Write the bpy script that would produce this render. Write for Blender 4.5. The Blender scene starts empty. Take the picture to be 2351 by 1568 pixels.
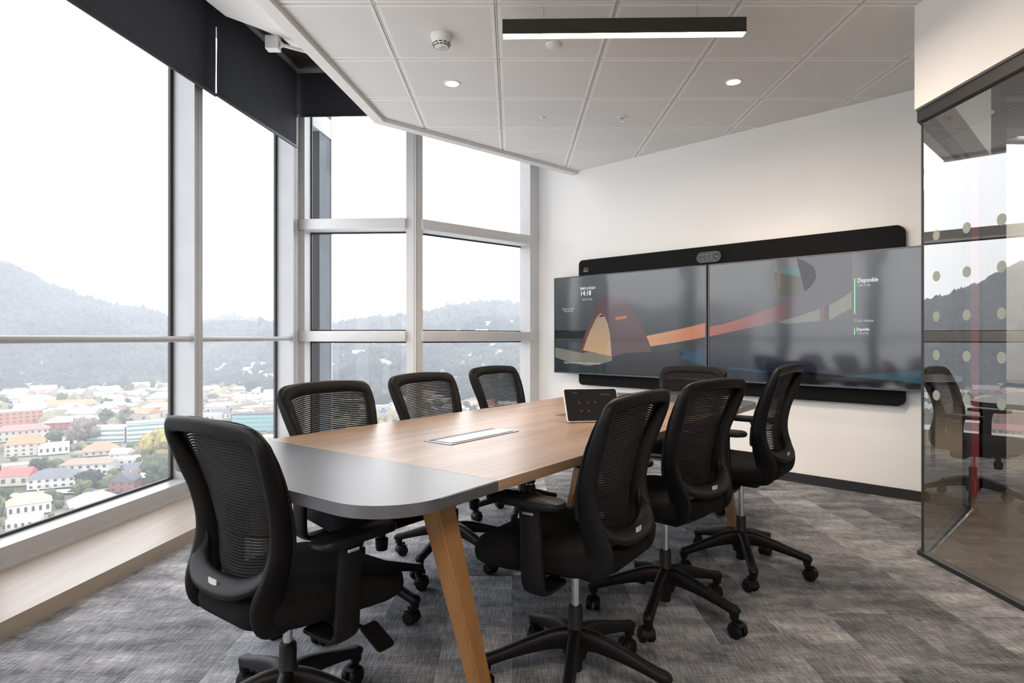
import bpy, bmesh, math, random
from math import sin, cos, pi, radians, atan2, sqrt
from mathutils import Vector, Matrix, noise
random.seed(7)
C = bpy.context.scene.collection
# ------------------------------------------------------------------ camera
F, CX, HY, CH = 1412.0, 1175.5, 775.0, 1.10
cam = bpy.data.objects.new('camera', bpy.data.cameras.new('camera')); C.objects.link(cam)
cam.location = (0, 0, CH); cam.rotation_euler = (pi/2, 0, 0)
cam.data.sensor_width = 36; cam.data.lens = F/2351*36; cam.data.shift_y = -9/2351
cam.data.clip_start = .05; cam.data.clip_end = 6000
S = bpy.context.scene; S.camera = cam
# ------------------------------------------------------------------ sky, exposure
SKY = 2.0
w = bpy.data.worlds.new('overcast_sky'); S.world = w; w.use_nodes = True
nt = w.node_tree; bg = nt.nodes['Background']
tc = nt.nodes.new('ShaderNodeTexCoord'); nz = nt.nodes.new('ShaderNodeTexNoise'); nz.inputs['Scale'].default_value = 2.2; nz.inputs['Detail'].default_value = 4
rp = nt.nodes.new('ShaderNodeValToRGB'); rp.color_ramp.elements[0].color = (.90,.92,.96,1); rp.color_ramp.elements[1].color = (1,1,1,1)
nt.links.new(tc.outputs['Generated'], nz.inputs['Vector']); nt.links.new(nz.outputs['Fac'], rp.inputs['Fac']); nt.links.new(rp.outputs['Color'], bg.inputs['Color'])
bg.inputs['Strength'].default_value = SKY
vs = S.view_settings; vs.view_transform = 'Standard'; vs.look = 'None'; vs.gamma = 1; vs.use_curve_mapping = False; vs.exposure = 1.28
cy = S.cycles; cy.max_bounces = 10; cy.diffuse_bounces = 5; cy.glossy_bounces = 5; cy.transparent_max_bounces = 24; cy.transmission_bounces = 6; cy.volume_bounces = 1
cy.sample_clamp_indirect = 6; cy.caustics_reflective = False; cy.caustics_refractive = False; cy.volume_step_rate = 4
# ------------------------------------------------------------------ materials
def newmat(name):
    m = bpy.data.materials.new(name); m.use_nodes = True
    return m, m.node_tree, m.node_tree.nodes['Principled BSDF']
def N(nt, t, **k):
    n = nt.nodes.new('ShaderNode'+t)
    for a, b in k.items():
        if a.startswith('i_'): n.inputs[a[2:].replace('_', ' ')].default_value = b
        else: setattr(n, a, b)
    return n
def ramp(nt, fac, stops):
    r = N(nt, 'ValToRGB'); e = r.color_ramp.elements
    while len(e) < len(stops): e.new(.5)
    for el, (p, c) in zip(e, stops): el.position = p; el.color = (*c, 1) if len(c) == 3 else c
    nt.links.new(fac, r.inputs['Fac']); return r.outputs['Color']
def mat(name, col, rough=.5, metal=0, spec=.5, var=0, vscale=8, bump=0, bscale=60, emit=None, estr=0, coat=0):
    m, nt, b = newmat(name)
    b.inputs['Base Color'].default_value = (*col, 1); b.inputs['Roughness'].default_value = rough
    b.inputs['Metallic'].default_value = metal; b.inputs['Specular IOR Level'].default_value = spec
    b.inputs['Coat Weight'].default_value = coat
    if emit: b.inputs['Emission Color'].default_value = (*emit, 1); b.inputs['Emission Strength'].default_value = estr
    tc = N(nt, 'TexCoord')
    if var:
        n = N(nt, 'TexNoise', i_Scale=vscale, i_Detail=5.0); nt.links.new(tc.outputs['Object'], n.inputs['Vector'])
        c = ramp(nt, n.outputs['Fac'], [(.3, [x*(1-var) for x in col]), (.7, [min(1, x*(1+var)) for x in col])])
        nt.links.new(c, b.inputs['Base Color'])
    if bump:
        n = N(nt, 'TexNoise', i_Scale=bscale, i_Detail=3.0); nt.links.new(tc.outputs['Object'], n.inputs['Vector'])
        bp = N(nt, 'Bump', i_Strength=bump, i_Distance=.002); nt.links.new(n.outputs['Fac'], bp.inputs['Height']); nt.links.new(bp.outputs['Normal'], b.inputs['Normal'])
    return m
def wood(name, c1, c2, rough=.4, sc=(1.2, 22, 22), coat=0):
    m, nt, b = newmat(name); tc = N(nt, 'TexCoord'); mp = N(nt, 'Mapping'); mp.inputs['Scale'].default_value = sc
    nt.links.new(tc.outputs['Object'], mp.inputs['Vector'])
    n = N(nt, 'TexNoise', i_Scale=1.0, i_Detail=8.0, i_Distortion=.6); nt.links.new(mp.outputs['Vector'], n.inputs['Vector'])
    n2 = N(nt, 'TexNoise', i_Scale=7.0, i_Detail=3.0); nt.links.new(mp.outputs['Vector'], n2.inputs['Vector'])
    mx = N(nt, 'Math', operation='MULTIPLY_ADD'); mx.inputs[1].default_value = .3; nt.links.new(n2.outputs['Fac'], mx.inputs[0]); nt.links.new(n.outputs['Fac'], mx.inputs[2])
    nt.links.new(ramp(nt, mx.outputs[0], [(.4, c1), (.62, [(a+b_)/2 for a, b_ in zip(c1, c2)]), (.85, c2)]), b.inputs['Base Color'])
    b.inputs['Roughness'].default_value = rough; b.inputs['Coat Weight'].default_value = coat
    return m
def glass(name, tint, refl, ior=1.5, veil=0.0):
    m = bpy.data.materials.new(name); m.use_nodes = True; nt = m.node_tree; nt.nodes.clear()
    o = N(nt, 'OutputMaterial'); t = N(nt, 'BsdfTransparent'); t.inputs['Color'].default_value = (*tint, 1)
    g = N(nt, 'BsdfGlossy', i_Roughness=0.0); g.inputs['Color'].default_value = (1, 1, 1, 1)
    lw = N(nt, 'LayerWeight', i_Blend=.5); pw = N(nt, 'Math', operation='POWER'); pw.inputs[1].default_value = ior; nt.links.new(lw.outputs['Facing'], pw.inputs[0])
    ma = N(nt, 'Math', operation='MULTIPLY_ADD', use_clamp=True); ma.inputs[1].default_value = 1-refl; ma.inputs[2].default_value = refl
    nt.links.new(pw.outputs[0], ma.inputs[0]); mx = N(nt, 'MixShader'); nt.links.new(ma.outputs[0], mx.inputs[0])
    base = t.outputs[0]
    if veil:
        d = N(nt, 'BsdfTranslucent'); d.inputs['Color'].default_value = (.9, .93, 1, 1); m2 = N(nt, 'MixShader'); m2.inputs[0].default_value = veil
        nt.links.new(t.outputs[0], m2.inputs[1]); nt.links.new(d.outputs[0], m2.inputs[2]); base = m2.outputs[0]
    nt.links.new(base, mx.inputs[1]); nt.links.new(g.outputs[0], mx.inputs[2]); nt.links.new(mx.outputs[0], o.inputs[0])
    return m
M = dict(
 white=mat('painted_wall', (.80,.79,.775), .7, spec=.3, var=.02, vscale=2, bump=.15, bscale=250),
 alu=mat('white_aluminium', (.345,.35,.365), .38, spec=.5, var=.04, vscale=5),
 alu_lit_bay=mat('white_aluminium_lit_bay', (.56,.565,.575), .42, spec=.5, var=.03, vscale=5),  # frame aluminium as above, lightened in colour for how light falls on the bays
 gasket=mat('black_gasket', (.02,.022,.025), .5),
 black=mat('black_plastic', (.004,.004,.0048), .5, spec=.18, bump=.08, bscale=400),
 black2=mat('matt_black_plastic', (.006,.006,.007), .5, spec=.35),
 fabric=mat('black_fabric', (.0045,.0045,.0055), .95, spec=.15, bump=.5, bscale=900),
 meshf=mat('black_mesh_thread', (.006,.006,.007), .8, spec=.2),
 chrome=mat('chrome', (.75,.76,.78), .16, metal=1),
 tag=mat('silver_tag', (.48,.48,.48), .4),
 dark_top=mat('grey_laminate', (.060,.062,.070), .33, spec=.9, bump=.05, bscale=500),
 oak=wood('oak_laminate', (.31,.205,.14), (.175,.112,.073), .33, sc=(1.3, 20, 20)),
 oakleg=wood('oak_leg', (.25,.125,.045), (.16,.07,.02), .45, sc=(14, 14, 1.5)),
 plinth=wood('pale_oak', (.285,.252,.225), (.235,.200,.172), .42, sc=(26, 1.2, 26)),
 base=mat('black_skirting', (.014,.014,.015), .5),
 ceilw=mat('white_trim', (.70,.69,.67), .55, spec=.3),
 grid=mat('ceiling_grid', (.66,.65,.63), .5),
 plaster=mat('rough_plaster', (.74,.73,.71), .8, bump=.8, bscale=30),
 panel=mat('acoustic_black', (.0035,.0035,.0035), .7, spec=.15, bump=.2, bscale=600),
 bezel=mat('dark_grey_bezel', (.075,.078,.085), .35, metal=.3),
 lamp=mat('lamp_warm', (1,.9,.75), .4, emit=(1,.78,.52), estr=7),
 lampb=mat('lamp_black', (.02,.017,.013), .5),
 steel=mat('brushed_steel', (.20,.21,.225), .28, metal=1),
 offw=mat('white_plastic', (.72,.71,.68), .4),
 glassw=glass('window_glass', (.92,.93,.95), .02, 5, .036),
 glassp=glass('partition_glass', (.46,.46,.43), .20, 3),
 dot=mat('frosted_dot', (.22,.25,.225), .6),
)
# fabric of the blinds lets a little daylight through
m, nt, b = newmat('blind_fabric'); b.inputs['Base Color'].default_value = (.007,.007,.008,1); b.inputs['Roughness'].default_value = .8; b.inputs['Specular IOR Level'].default_value = .2
tl = N(nt, 'BsdfTranslucent'); tl.inputs['Color'].default_value = (.9,.9,1,1)
tcn = N(nt, 'TexCoord'); nn = N(nt, 'TexNoise', i_Scale=90.0, i_Detail=2.0); nt.links.new(tcn.outputs['Object'], nn.inputs['Vector'])
ml = N(nt, 'Math', operation='MULTIPLY'); ml.inputs[1].default_value = .02; nt.links.new(nn.outputs['Fac'], ml.inputs[0])
mx = N(nt, 'MixShader'); nt.links.new(ml.outputs[0], mx.inputs[0]); nt.links.new(b.outputs[0], mx.inputs[1]); nt.links.new(tl.outputs[0], mx.inputs[2]); nt.links.new(mx.outputs[0], nt.nodes['Material Output'].inputs[0])
M['blind'] = m
# perforated metal ceiling tile
m, nt, b = newmat('perforated_tile'); tcn = N(nt, 'TexCoord'); sp = N(nt, 'SeparateXYZ'); nt.links.new(tcn.outputs['Object'], sp.inputs[0])
def mth(nt, op, a, b_=None, c=None, clamp=False):
    n = N(nt, 'Math', operation=op, use_clamp=clamp)
    for i, v in enumerate((a, b_, c)):
        if v is None: continue
        if isinstance(v, (int, float)): n.inputs[i].default_value = v
        else: nt.links.new(v, n.inputs[i])
    return n.outputs[0]
HP = .0076
a_ = mth(nt, 'SUBTRACT', mth(nt, 'FRACT', mth(nt, 'DIVIDE', mth(nt, 'ADD', sp.outputs[0], sp.outputs[1]), HP*1.414)), .5)
b_ = mth(nt, 'SUBTRACT', mth(nt, 'FRACT', mth(nt, 'DIVIDE', mth(nt, 'SUBTRACT', sp.outputs[0], sp.outputs[1]), HP*1.414)), .5)
d_ = mth(nt, 'ADD', mth(nt, 'MULTIPLY', a_, a_), mth(nt, 'MULTIPLY', b_, b_))
hole = mth(nt, 'LESS_THAN', d_, .085)
def edge(c, off):   # distance to the tile border, 0 on the border
    f = mth(nt, 'FRACT', mth(nt, 'DIVIDE', mth(nt, 'SUBTRACT', c, off), .61)); return mth(nt, 'MINIMUM', f, mth(nt, 'SUBTRACT', 1, f))
inn = mth(nt, 'GREATER_THAN', mth(nt, 'MINIMUM', edge(sp.outputs[0], -.693), edge(sp.outputs[1], 3.079)), .045)
hf = mth(nt, 'MULTIPLY', hole, inn)
mix = N(nt, 'Mix', data_type='RGBA'); mix.inputs['A'].default_value = (.80,.785,.765,1); mix.inputs['B'].default_value = (.34,.325,.31,1)
nt.links.new(hf, mix.inputs['Factor']); nt.links.new(mix.outputs['Result'], b.inputs['Base Color']); b.inputs['Roughness'].default_value = .5
M['tile'] = m
# carpet planks
m, nt, b = newmat('carpet_planks'); tcn = N(nt, 'TexCoord'); sp = N(nt, 'SeparateXYZ'); nt.links.new(tcn.outputs['Object'], sp.inputs[0])
cxi = mth(nt, 'FLOOR', mth(nt, 'DIVIDE', sp.outputs[0], .25))
wn = N(nt, 'TexWhiteNoise', noise_dimensions='1D'); nt.links.new(cxi, wn.inputs['W'])
ry = mth(nt, 'FLOOR', mth(nt, 'ADD', sp.outputs[1], wn.outputs['Value']))
cb = N(nt, 'CombineXYZ'); nt.links.new(cxi, cb.inputs[0]); nt.links.new(ry, cb.inputs[1])
wn2 = N(nt, 'TexWhiteNoise', noise_dimensions='3D'); nt.links.new(cb.outputs[0], wn2.inputs['Vector'])
def stretched(sx, sy, det=5.0, off=None, dist=0.0):
    mp = N(nt, 'Mapping'); mp.inputs['Scale'].default_value = (sx, sy, 1); nt.links.new(tcn.outputs['Object'], mp.inputs['Vector'])
    v = mp.outputs['Vector']
    if off is not None:
        ad = N(nt, 'VectorMath', operation='MULTIPLY_ADD'); nt.links.new(off, ad.inputs[0]); ad.inputs[1].default_value = (9, 9, 9); nt.links.new(v, ad.inputs[2]); v = ad.outputs[0]
    n = N(nt, 'TexNoise', i_Scale=1.0, i_Detail=det, i_Distortion=dist); nt.links.new(v, n.inputs['Vector']); return n.outputs['Fac']
blot = stretched(5.5, 9, 6.0, wn2.outputs['Color'], .4)
blot2 = stretched(2.2, 11, 5.0, wn2.outputs['Color'])
thr1 = stretched(190, 14, 3.0); thr2 = stretched(14, 190, 3.0); fine = stretched(330, 330, 2.0)
v = mth(nt, 'MULTIPLY_ADD', wn2.outputs['Value'], .22, -.11)
v = mth(nt, 'ADD', v, mth(nt, 'MULTIPLY_ADD', blot, .62, -.31)); v = mth(nt, 'ADD', v, mth(nt, 'MULTIPLY_ADD', blot2, .55, -.275))
v = mth(nt, 'ADD', v, mth(nt, 'MULTIPLY_ADD', thr1, .72, -.36)); v = mth(nt, 'ADD', v, mth(nt, 'MULTIPLY_ADD', thr2, .50, -.25)); v = mth(nt, 'ADD', v, mth(nt, 'MULTIPLY_ADD', fine, .25, -.125))
v = mth(nt, 'ADD', v, .5, clamp=True)
nt.links.new(ramp(nt, v, [(.05, (.036,.038,.043)), (.36, (.115,.119,.131)), (.62, (.250,.254,.272)), (.92, (.53,.53,.54))]), b.inputs['Base Color'])
b.inputs['Roughness'].default_value = .95; b.inputs['Specular IOR Level'].default_value = .1
bp = N(nt, 'Bump', i_Strength=.35, i_Distance=.003); nt.links.new(v, bp.inputs['Height']); nt.links.new(bp.outputs['Normal'], b.inputs['Normal'])
M['carpet'] = m
# ------------------------------------------------------------------ mesh helpers
def link(name, bm, m, parent=None, smooth=None, loc=None, rot=None):
    me = bpy.data.meshes.new(name); bmesh.ops.recalc_face_normals(bm, faces=bm.faces[:]); bm.to_mesh(me); bm.free()
    me.materials.append(M[m] if isinstance(m, str) else m)
    if smooth is not None:
        me.polygons.foreach_set('use_smooth', [True]*len(me.polygons)); me.set_sharp_from_angle(angle=radians(smooth))
    o = bpy.data.objects.new(name, me); C.objects.link(o)
    if parent: o.parent = parent
    if loc: o.location = loc
    if rot: o.rotation_euler = rot
    return o
def tag(o, label, cat, group=None, kind=None):
    if label: o['label'] = label
    if cat: o['category'] = cat
    if group: o['group'] = group
    if kind: o['kind'] = kind
    return o
def thing(name, label, cat, loc=(0,0,0), rz=0, group=None):
    o = bpy.data.objects.new(name, None); C.objects.link(o); o.location = loc; o.rotation_euler = (0,0,rz); o.empty_display_size = .1
    return tag(o, label, cat, group)
def struct(name, bm, m, parent=None, smooth=None, label=None):
    o = link(name, bm, m, parent, smooth)
    if not parent: o['kind'] = 'structure'
    return o
def BM(): return bmesh.new()
def box(bm, c, s, rz=0, bev=0, mtx=None, seg=2):
    r = bmesh.ops.create_cube(bm, size=1); vv = r['verts']
    bmesh.ops.scale(bm, vec=s, verts=vv)
    if bev:
        ee = list({e for v_ in vv for e in v_.link_edges}); q = bmesh.ops.bevel(bm, geom=ee, offset=bev, segments=seg, profile=.5, affect='EDGES'); vv = list({v_ for f in q['faces'] for v_ in f.verts} | {v_ for v_ in vv if v_.is_valid})
    T = Matrix.Translation(c) @ Matrix.Rotation(rz, 4, 'Z')
    if mtx is not None: T = mtx @ T
    bmesh.ops.transform(bm, matrix=T, verts=vv)
    return bm
def prism(bm, poly, z0, z1, mtx=None):
    a = [bm.verts.new((*p, z0)) for p in poly]; b = [bm.verts.new((*p, z1)) for p in poly]; n = len(poly)
    bm.faces.new(a[::-1]); bm.faces.new(b)
    for i in range(n): bm.faces.new((a[i], a[(i+1) % n], b[(i+1) % n], b[i]))
    if mtx is not None: bmesh.ops.transform(bm, matrix=mtx, verts=a+b)
    return a+b
def cyl(bm, p0, p1, r0, r1=None, seg=20, caps=True):
    p0, p1 = Vector(p0), Vector(p1); r1 = r0 if r1 is None else r1; d = p1-p0
    q = bmesh.ops.create_cone(bm, cap_ends=caps, segments=seg, radius1=r0, radius2=r1, depth=d.length)
    bmesh.ops.transform(bm, matrix=Matrix.Translation((p0+p1)/2) @ d.to_track_quat('Z', 'Y').to_matrix().to_4x4(), verts=q['verts'])
    return bm
def lathe(bm, prof, seg=28, mtx=None):
    rings = []; allv = []
    for r, z in prof:
        rg = [bm.verts.new((max(r, 1e-4)*cos(2*pi*i/seg), max(r, 1e-4)*sin(2*pi*i/seg), z)) for i in range(seg)]; rings.append(rg); allv += rg
    for a, b in zip(rings, rings[1:]):
        for i in range(seg): bm.faces.new((a[i], a[(i+1) % seg], b[(i+1) % seg], b[i]))
    bm.faces.new(rings[0][::-1]); bm.faces.new(rings[-1])
    if mtx is not None: bmesh.ops.transform(bm, matrix=mtx, verts=allv)
    return bm
def crom(pts, n):
    out = []; P = [pts[0]] + list(pts) + [pts[-1]]
    for i in range(1, len(P)-2):
        for k in range(n):
            t = k/n; q = []
            for d in range(len(P[0])):
                p0, p1, p2, p3 = P[i-1][d], P[i][d], P[i+1][d], P[i+2][d]
                q.append(.5*((2*p1)+(-p0+p2)*t+(2*p0-5*p1+4*p2-p3)*t*t+(-p0+3*p1-3*p2+p3)*t**3))
            out.append(q)
    out.append(list(pts[-1])); return out
def sweep(bm, pts, n0, sec=14, pw=2.6):
    """pts: (x,y,z,a,b): centre line and half sizes; n0: first side vector, carried along without twist"""
    P = [Vector(p[:3]) for p in pts]; n = Vector(n0).normalized(); rings = []
    for i, p in enumerate(pts):
        t = (P[min(i+1, len(P)-1)]-P[max(i-1, 0)]).normalized(); n = (n - t*n.dot(t)).normalized(); b = t.cross(n)
        rg = []
        for k in range(sec):
            a = 2*pi*k/sec; c_, s_ = cos(a), sin(a)
            rg.append(bm.verts.new(P[i] + n*(p[3]*abs(c_)**(2/pw)*(1 if c_ >= 0 else -1)) + b*(p[4]*abs(s_)**(2/pw)*(1 if s_ >= 0 else -1))))
        rings.append(rg)
    for a, b in zip(rings, rings[1:]):
        for k in range(sec): bm.faces.new((a[k], a[(k+1) % sec], b[(k+1) % sec], b[k]))
    bm.faces.new(rings[0][::-1]); bm.faces.new(rings[-1])
    return bm
def rrect(hw, hd, r, n=6):
    out = []
    for cx_, cy_, a0 in ((hw-r, hd-r, 0), (-hw+r, hd-r, 90), (-hw+r, -hd+r, 180), (hw-r, -hd+r, 270)):
        for k in range(n+1): a = radians(a0+90*k/n); out.append((cx_+r*cos(a), cy_+r*sin(a)))
    return out
def slab(bm, outline, prof, fz=None):
    """outline: closed 2d list; prof: list of (inset scale, z)"""
    rings = []
    for s_, z in prof:
        rings.append([bm.verts.new((x*s_, y*s_, z + (fz(x*s_, y*s_) if fz else 0))) for x, y in outline])
    n = len(outline)
    for a, b in zip(rings, rings[1:]):
        for k in range(n): bm.faces.new((a[k], a[(k+1) % n], b[(k+1) % n], b[k]))
    bm.faces.new(rings[0][::-1]); bm.faces.new(rings[-1])
    return bm
def textmesh(name, s, size, m, parent, loc, rot=(pi/2, 0, 0), bold=0, align='LEFT'):
    cu = bpy.data.curves.new('t', 'FONT'); cu.body = s; cu.size = size; cu.offset = bold; cu.align_x = align; cu.resolution_u = 3
    o = bpy.data.objects.new('t', cu); C.objects.link(o); bpy.context.view_layer.update()
    me = bpy.data.meshes.new_from_object(o.evaluated_get(bpy.context.evaluated_depsgraph_get())); bpy.data.objects.remove(o)
    me.name = name; me.materials.clear(); me.materials.append(m); q = bpy.data.objects.new(name, me); C.objects.link(q); q.parent = parent; q.location = loc; q.rotation_euler = rot
    return q
def sheet(a, b, z0, z1):
    m_ = BM(); m_.faces.new([m_.verts.new(p) for p in ((*a, z0), (*b, z0), (*b, z1), (*a, z1))]); return m_
def clip(poly, px, py, nx, ny):   # keep the side where (p-P).n >= 0
    out = []
    for i in range(len(poly)):
        a, b = poly[i], poly[(i+1) % len(poly)]; da = (a[0]-px)*nx+(a[1]-py)*ny; db = (b[0]-px)*nx+(b[1]-py)*ny
        if da >= 0: out.append(a)
        if (da >= 0) != (db >= 0): t = da/(da-db); out.append((a[0]+(b[0]-a[0])*t, a[1]+(b[1]-a[1])*t))
    return out
# ------------------------------------------------------------------ plan of the room (metres, floor z = 0)
ZC = 2.773
FA = radians(6.9); fd = Vector((sin(FA), cos(FA))); fn = Vector((cos(FA), -sin(FA)))      # left facade: along, inwards
G0 = Vector((-2.396, 2.892))                                                             # a point on its glass
def fac(s, k): p = G0 + fd*s + fn*k; return (p.x, p.y)                                    # s along, k inwards
W0 = Vector((.668, 6.17)); wd = Vector((.7096, -.7046)); wn_ = Vector((-.7046, -.7096))  # wall with the displays
def wal(t, k=0): p = W0 + wd*t + wn_*k; return (p.x, p.y)
CORN = Vector((.276, 6.56)); GP = Vector((2.073, 3.106)); PBE = Vector((2.91, 3.943))
YB = -2.4
e1 = Vector((-.975, 4.67)); ed = Vector((sin(FA), cos(FA)))
# floor
p1 = fac(-5.6, .02)
fl = BM(); prism(fl, [fac(-5.6, -.2), (2.073, YB), (2.073, 3.106), (2.91, 3.943), (CORN.x, CORN.y), (-.84, 5.62), (-1.95, 5.62)], -.05, 0)
struct('floor', fl, 'carpet')
# display wall, back wall, soffit
bm = BM(); prism(bm, [wal(-.56), wal(3.16), wal(3.16, -.15), wal(-.56, -.15)], 0, 3.3); struct('wall_right', bm, 'white')
bm = BM(); box(bm, (0, YB-.1, 1.6), (6.4, .2, 3.4)); struct('wall_back', bm, 'white')
bm = BM(); prism(bm, [wal(-.53, .012), wal(3.14, .012), wal(3.14, 0), wal(-.53, 0)], 0, .07); struct('baseboard_right', bm, 'base')
bm = BM(); prism(bm, [(2.033, YB), (2.20, YB), (2.20, 3.06), (3.03, 3.89), (2.93, 3.96), (2.033, 3.106)], 2.25, 3.3); struct('wall_soffit', bm, 'white')
# ceiling
CP = [(e1.x-ed.x*7.4, e1.y-ed.y*7.4), (2.03, YB), (2.03, 4.818), (W0.x, W0.y), (e1.x, e1.y)]
def clipc(poly, tri=False):
    if tri:
        q = clip(poly, 2.033, 0, 1, 0); q = clip(q, 2.033, 3.106, -.7071, .7071) if q else q
        return clip(q, W0.x, W0.y, wn_.x, wn_.y) if q else q
    q = clip(poly, 2.033, 0, -1, 0)
    if q: q = clip(q, e1.x, e1.y, ed.y, -ed.x)
    if q: q = clip(q, e1.x, e1.y, .6745, -.7383) if False else clip(q, e1.x, e1.y, (W0.y-e1.y)/2.2245, -(W0.x-e1.x)/2.2245)
    if q: q = clip(q, W0.x, W0.y, wn_.x, wn_.y)
    return q
bm = BM(); gr = BM()
for i in range(-4, 8):
    for j in range(-10, 7):
        x0, y0 = -.693+.61*i, 3.079+.61*j; g = .008
        q0 = [(x0+g, y0+g), (x0+.61-g, y0+g), (x0+.61-g, y0+.61-g), (x0+g, y0+.61-g)]
        for tri in (0, 1):
            q = clipc(q0, tri)
            if q and len(q) > 2: prism(bm, q, ZC-.004, ZC+.02)
bmesh.ops.remove_doubles(bm, verts=bm.verts[:], dist=1e-5)
ceil = struct('ceiling', bm, 'tile')
for tri in (0, 1):
    q = clipc([(-4, YB), (4, YB), (4, 8), (-4, 8)], tri); prism(gr, q, ZC+.006, ZC+.03)
# small raised ridges of the grid joints
for i in range(-4, 8):
    x = -.693+.61*i
    for tri in (0, 1):
        q = clipc([(x-.0035, YB), (x+.0035, YB), (x+.0035, 8), (x-.0035, 8)], tri)
        if q and len(q) > 2: prism(gr, q, ZC-.001, ZC+.01)
link('ceiling_grid', gr, 'grid', ceil)
# edge trim of the ceiling: board along two sides
def off(p, d, n, k): return (p.x+n.x*k, p.y+n.y*k)
e2d = (W0-e1).normalized(); n1 = Vector((-ed.y, ed.x)); n2 = Vector((-e2d.y, e2d.x))
mit = (n1+n2).normalized(); mk = 1/mit.dot(n1); TW = .075
a0 = e1-ed*7.4
bm = BM(); prism(bm, [(a0.x, a0.y), (e1.x, e1.y), (e1.x+mit.x*mk*TW, e1.y+mit.y*mk*TW), (a0.x+n1.x*TW, a0.y+n1.y*TW)], ZC-.035, ZC+.14)
prism(bm, [(e1.x, e1.y), (W0.x, W0.y), (W0.x+n2.x*TW-.0*e2d.x, W0.y+n2.y*TW), (e1.x+mit.x*mk*TW, e1.y+mit.y*mk*TW)], ZC-.035, ZC+.14)
struct('trim_1', bm, 'ceilw')
# structural slab above the perimeter gap, with a ragged plaster edge
edge_pts = []
for k in range(46):
    s = -5.6+k*.1615; kk = .375 + .018*noise.noise(Vector((s*6, 0, 0))) + .012*noise.noise(Vector((s*17, 3, 0)))
    kk += max(0, min(.24, (s-1.17)*.75))
    edge_pts.append(fac(s, kk))
poly = edge_pts + [(.6, 6.5), (3.2, 3.8), (3.2, YB)]
bm = BM(); prism(bm, poly, 3.2, 3.45); struct('ceiling_slab', bm, 'plaster')
bm = BM(); prism(bm, [fac(-5.6, -.25), (3.4, YB-.2), (3.4, 4.4), (.4, 6.9), (-1, 5.75), (-2.1, 5.75)], 3.45, 3.55); struct('ceiling_upper', bm, 'lampb')
# ------------------------------------------------------------------ facade 1 (left): windows with deep posts
def ply(l): return [tuple(p) for p in l]
PITCH = 1.45
posts = [1.185-PITCH*k for k in range(0, 5)]      # near edge of each post, along s
def window(n, s0, s1, post=True, cover=True):
    fr = BM()
    if post: prism(fr, [fac(s1, .0), fac(s1, .165), fac(s1+.088, .165), fac(s1+.088, .0)], 0, 3.45)
    if post:  prism(fr, [fac(s1+.036, .165), fac(s1+.036, .1665), fac(s1+.042, .1665), fac(s1+.042, .165)], .0, 3.4)
    # sill: sloping top, nosing and lower groove
    prism(fr, [fac(s0, 0), fac(s0, .143), fac(s1, .143), fac(s1, 0)], .0, .165)
    prism(fr, [fac(s0, .143), fac(s0, .155), fac(s1, .155), fac(s1, .143)], .0, .095)
    prism(fr, [fac(s0, .143), fac(s0, .165), fac(s1+.09, .165), fac(s1+.09, .143)], .0, .082)
    prism(fr, [fac(s0, 0), fac(s0, .1), fac(s1, .1), fac(s1, 0)], 3.32, 3.45)
    o = struct('window_%d' % n, fr, 'alu')
    g = BM(); box_s = [(s1-.026, s1, .16, 3.35), (s0, s0+.02, .16, 3.35)]
    for a, b_, z0, z1 in box_s: prism(g, [fac(a, -.006), fac(a, .012), fac(b_, .012), fac(b_, -.006)], z0, z1)
    prism(g, [fac(s0, -.006), fac(s0, .012), fac(s1, .012), fac(s1, -.006)], .165, .18)
    link('gasket', g, 'gasket', o)
    link('pane', sheet(fac(s0, 0), fac(s1, 0), .16, 3.35), 'glassw', o)
    r = BM(); a, b_ = fac(s0, .135), fac(s1, .135); cyl(r, (*a, CH-.01), (*b_, CH-.01), .019, seg=20)
    cyl(r, (*fac(s1-.006, .135), CH-.01), (*b_, CH-.01), .024, seg=20); link('handrail', r, 'alu', o, 40)
    return o
window(1, posts[0]+.088-PITCH, posts[0])
window(2, posts[0]+.088, 2.56)
for k in range(1, 5): window(9+k, posts[k]+.088-PITCH, posts[k])
# plinth of pale wood in front of the facade
bm = BM(); prism(bm, [fac(-5.6, .166), fac(-5.6, .62), fac(2.86, .62), fac(2.86, .166)], 0, .068)
for s in (-.52, .62, 1.9): pass
struct('trim_2', bm, 'plinth')
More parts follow.
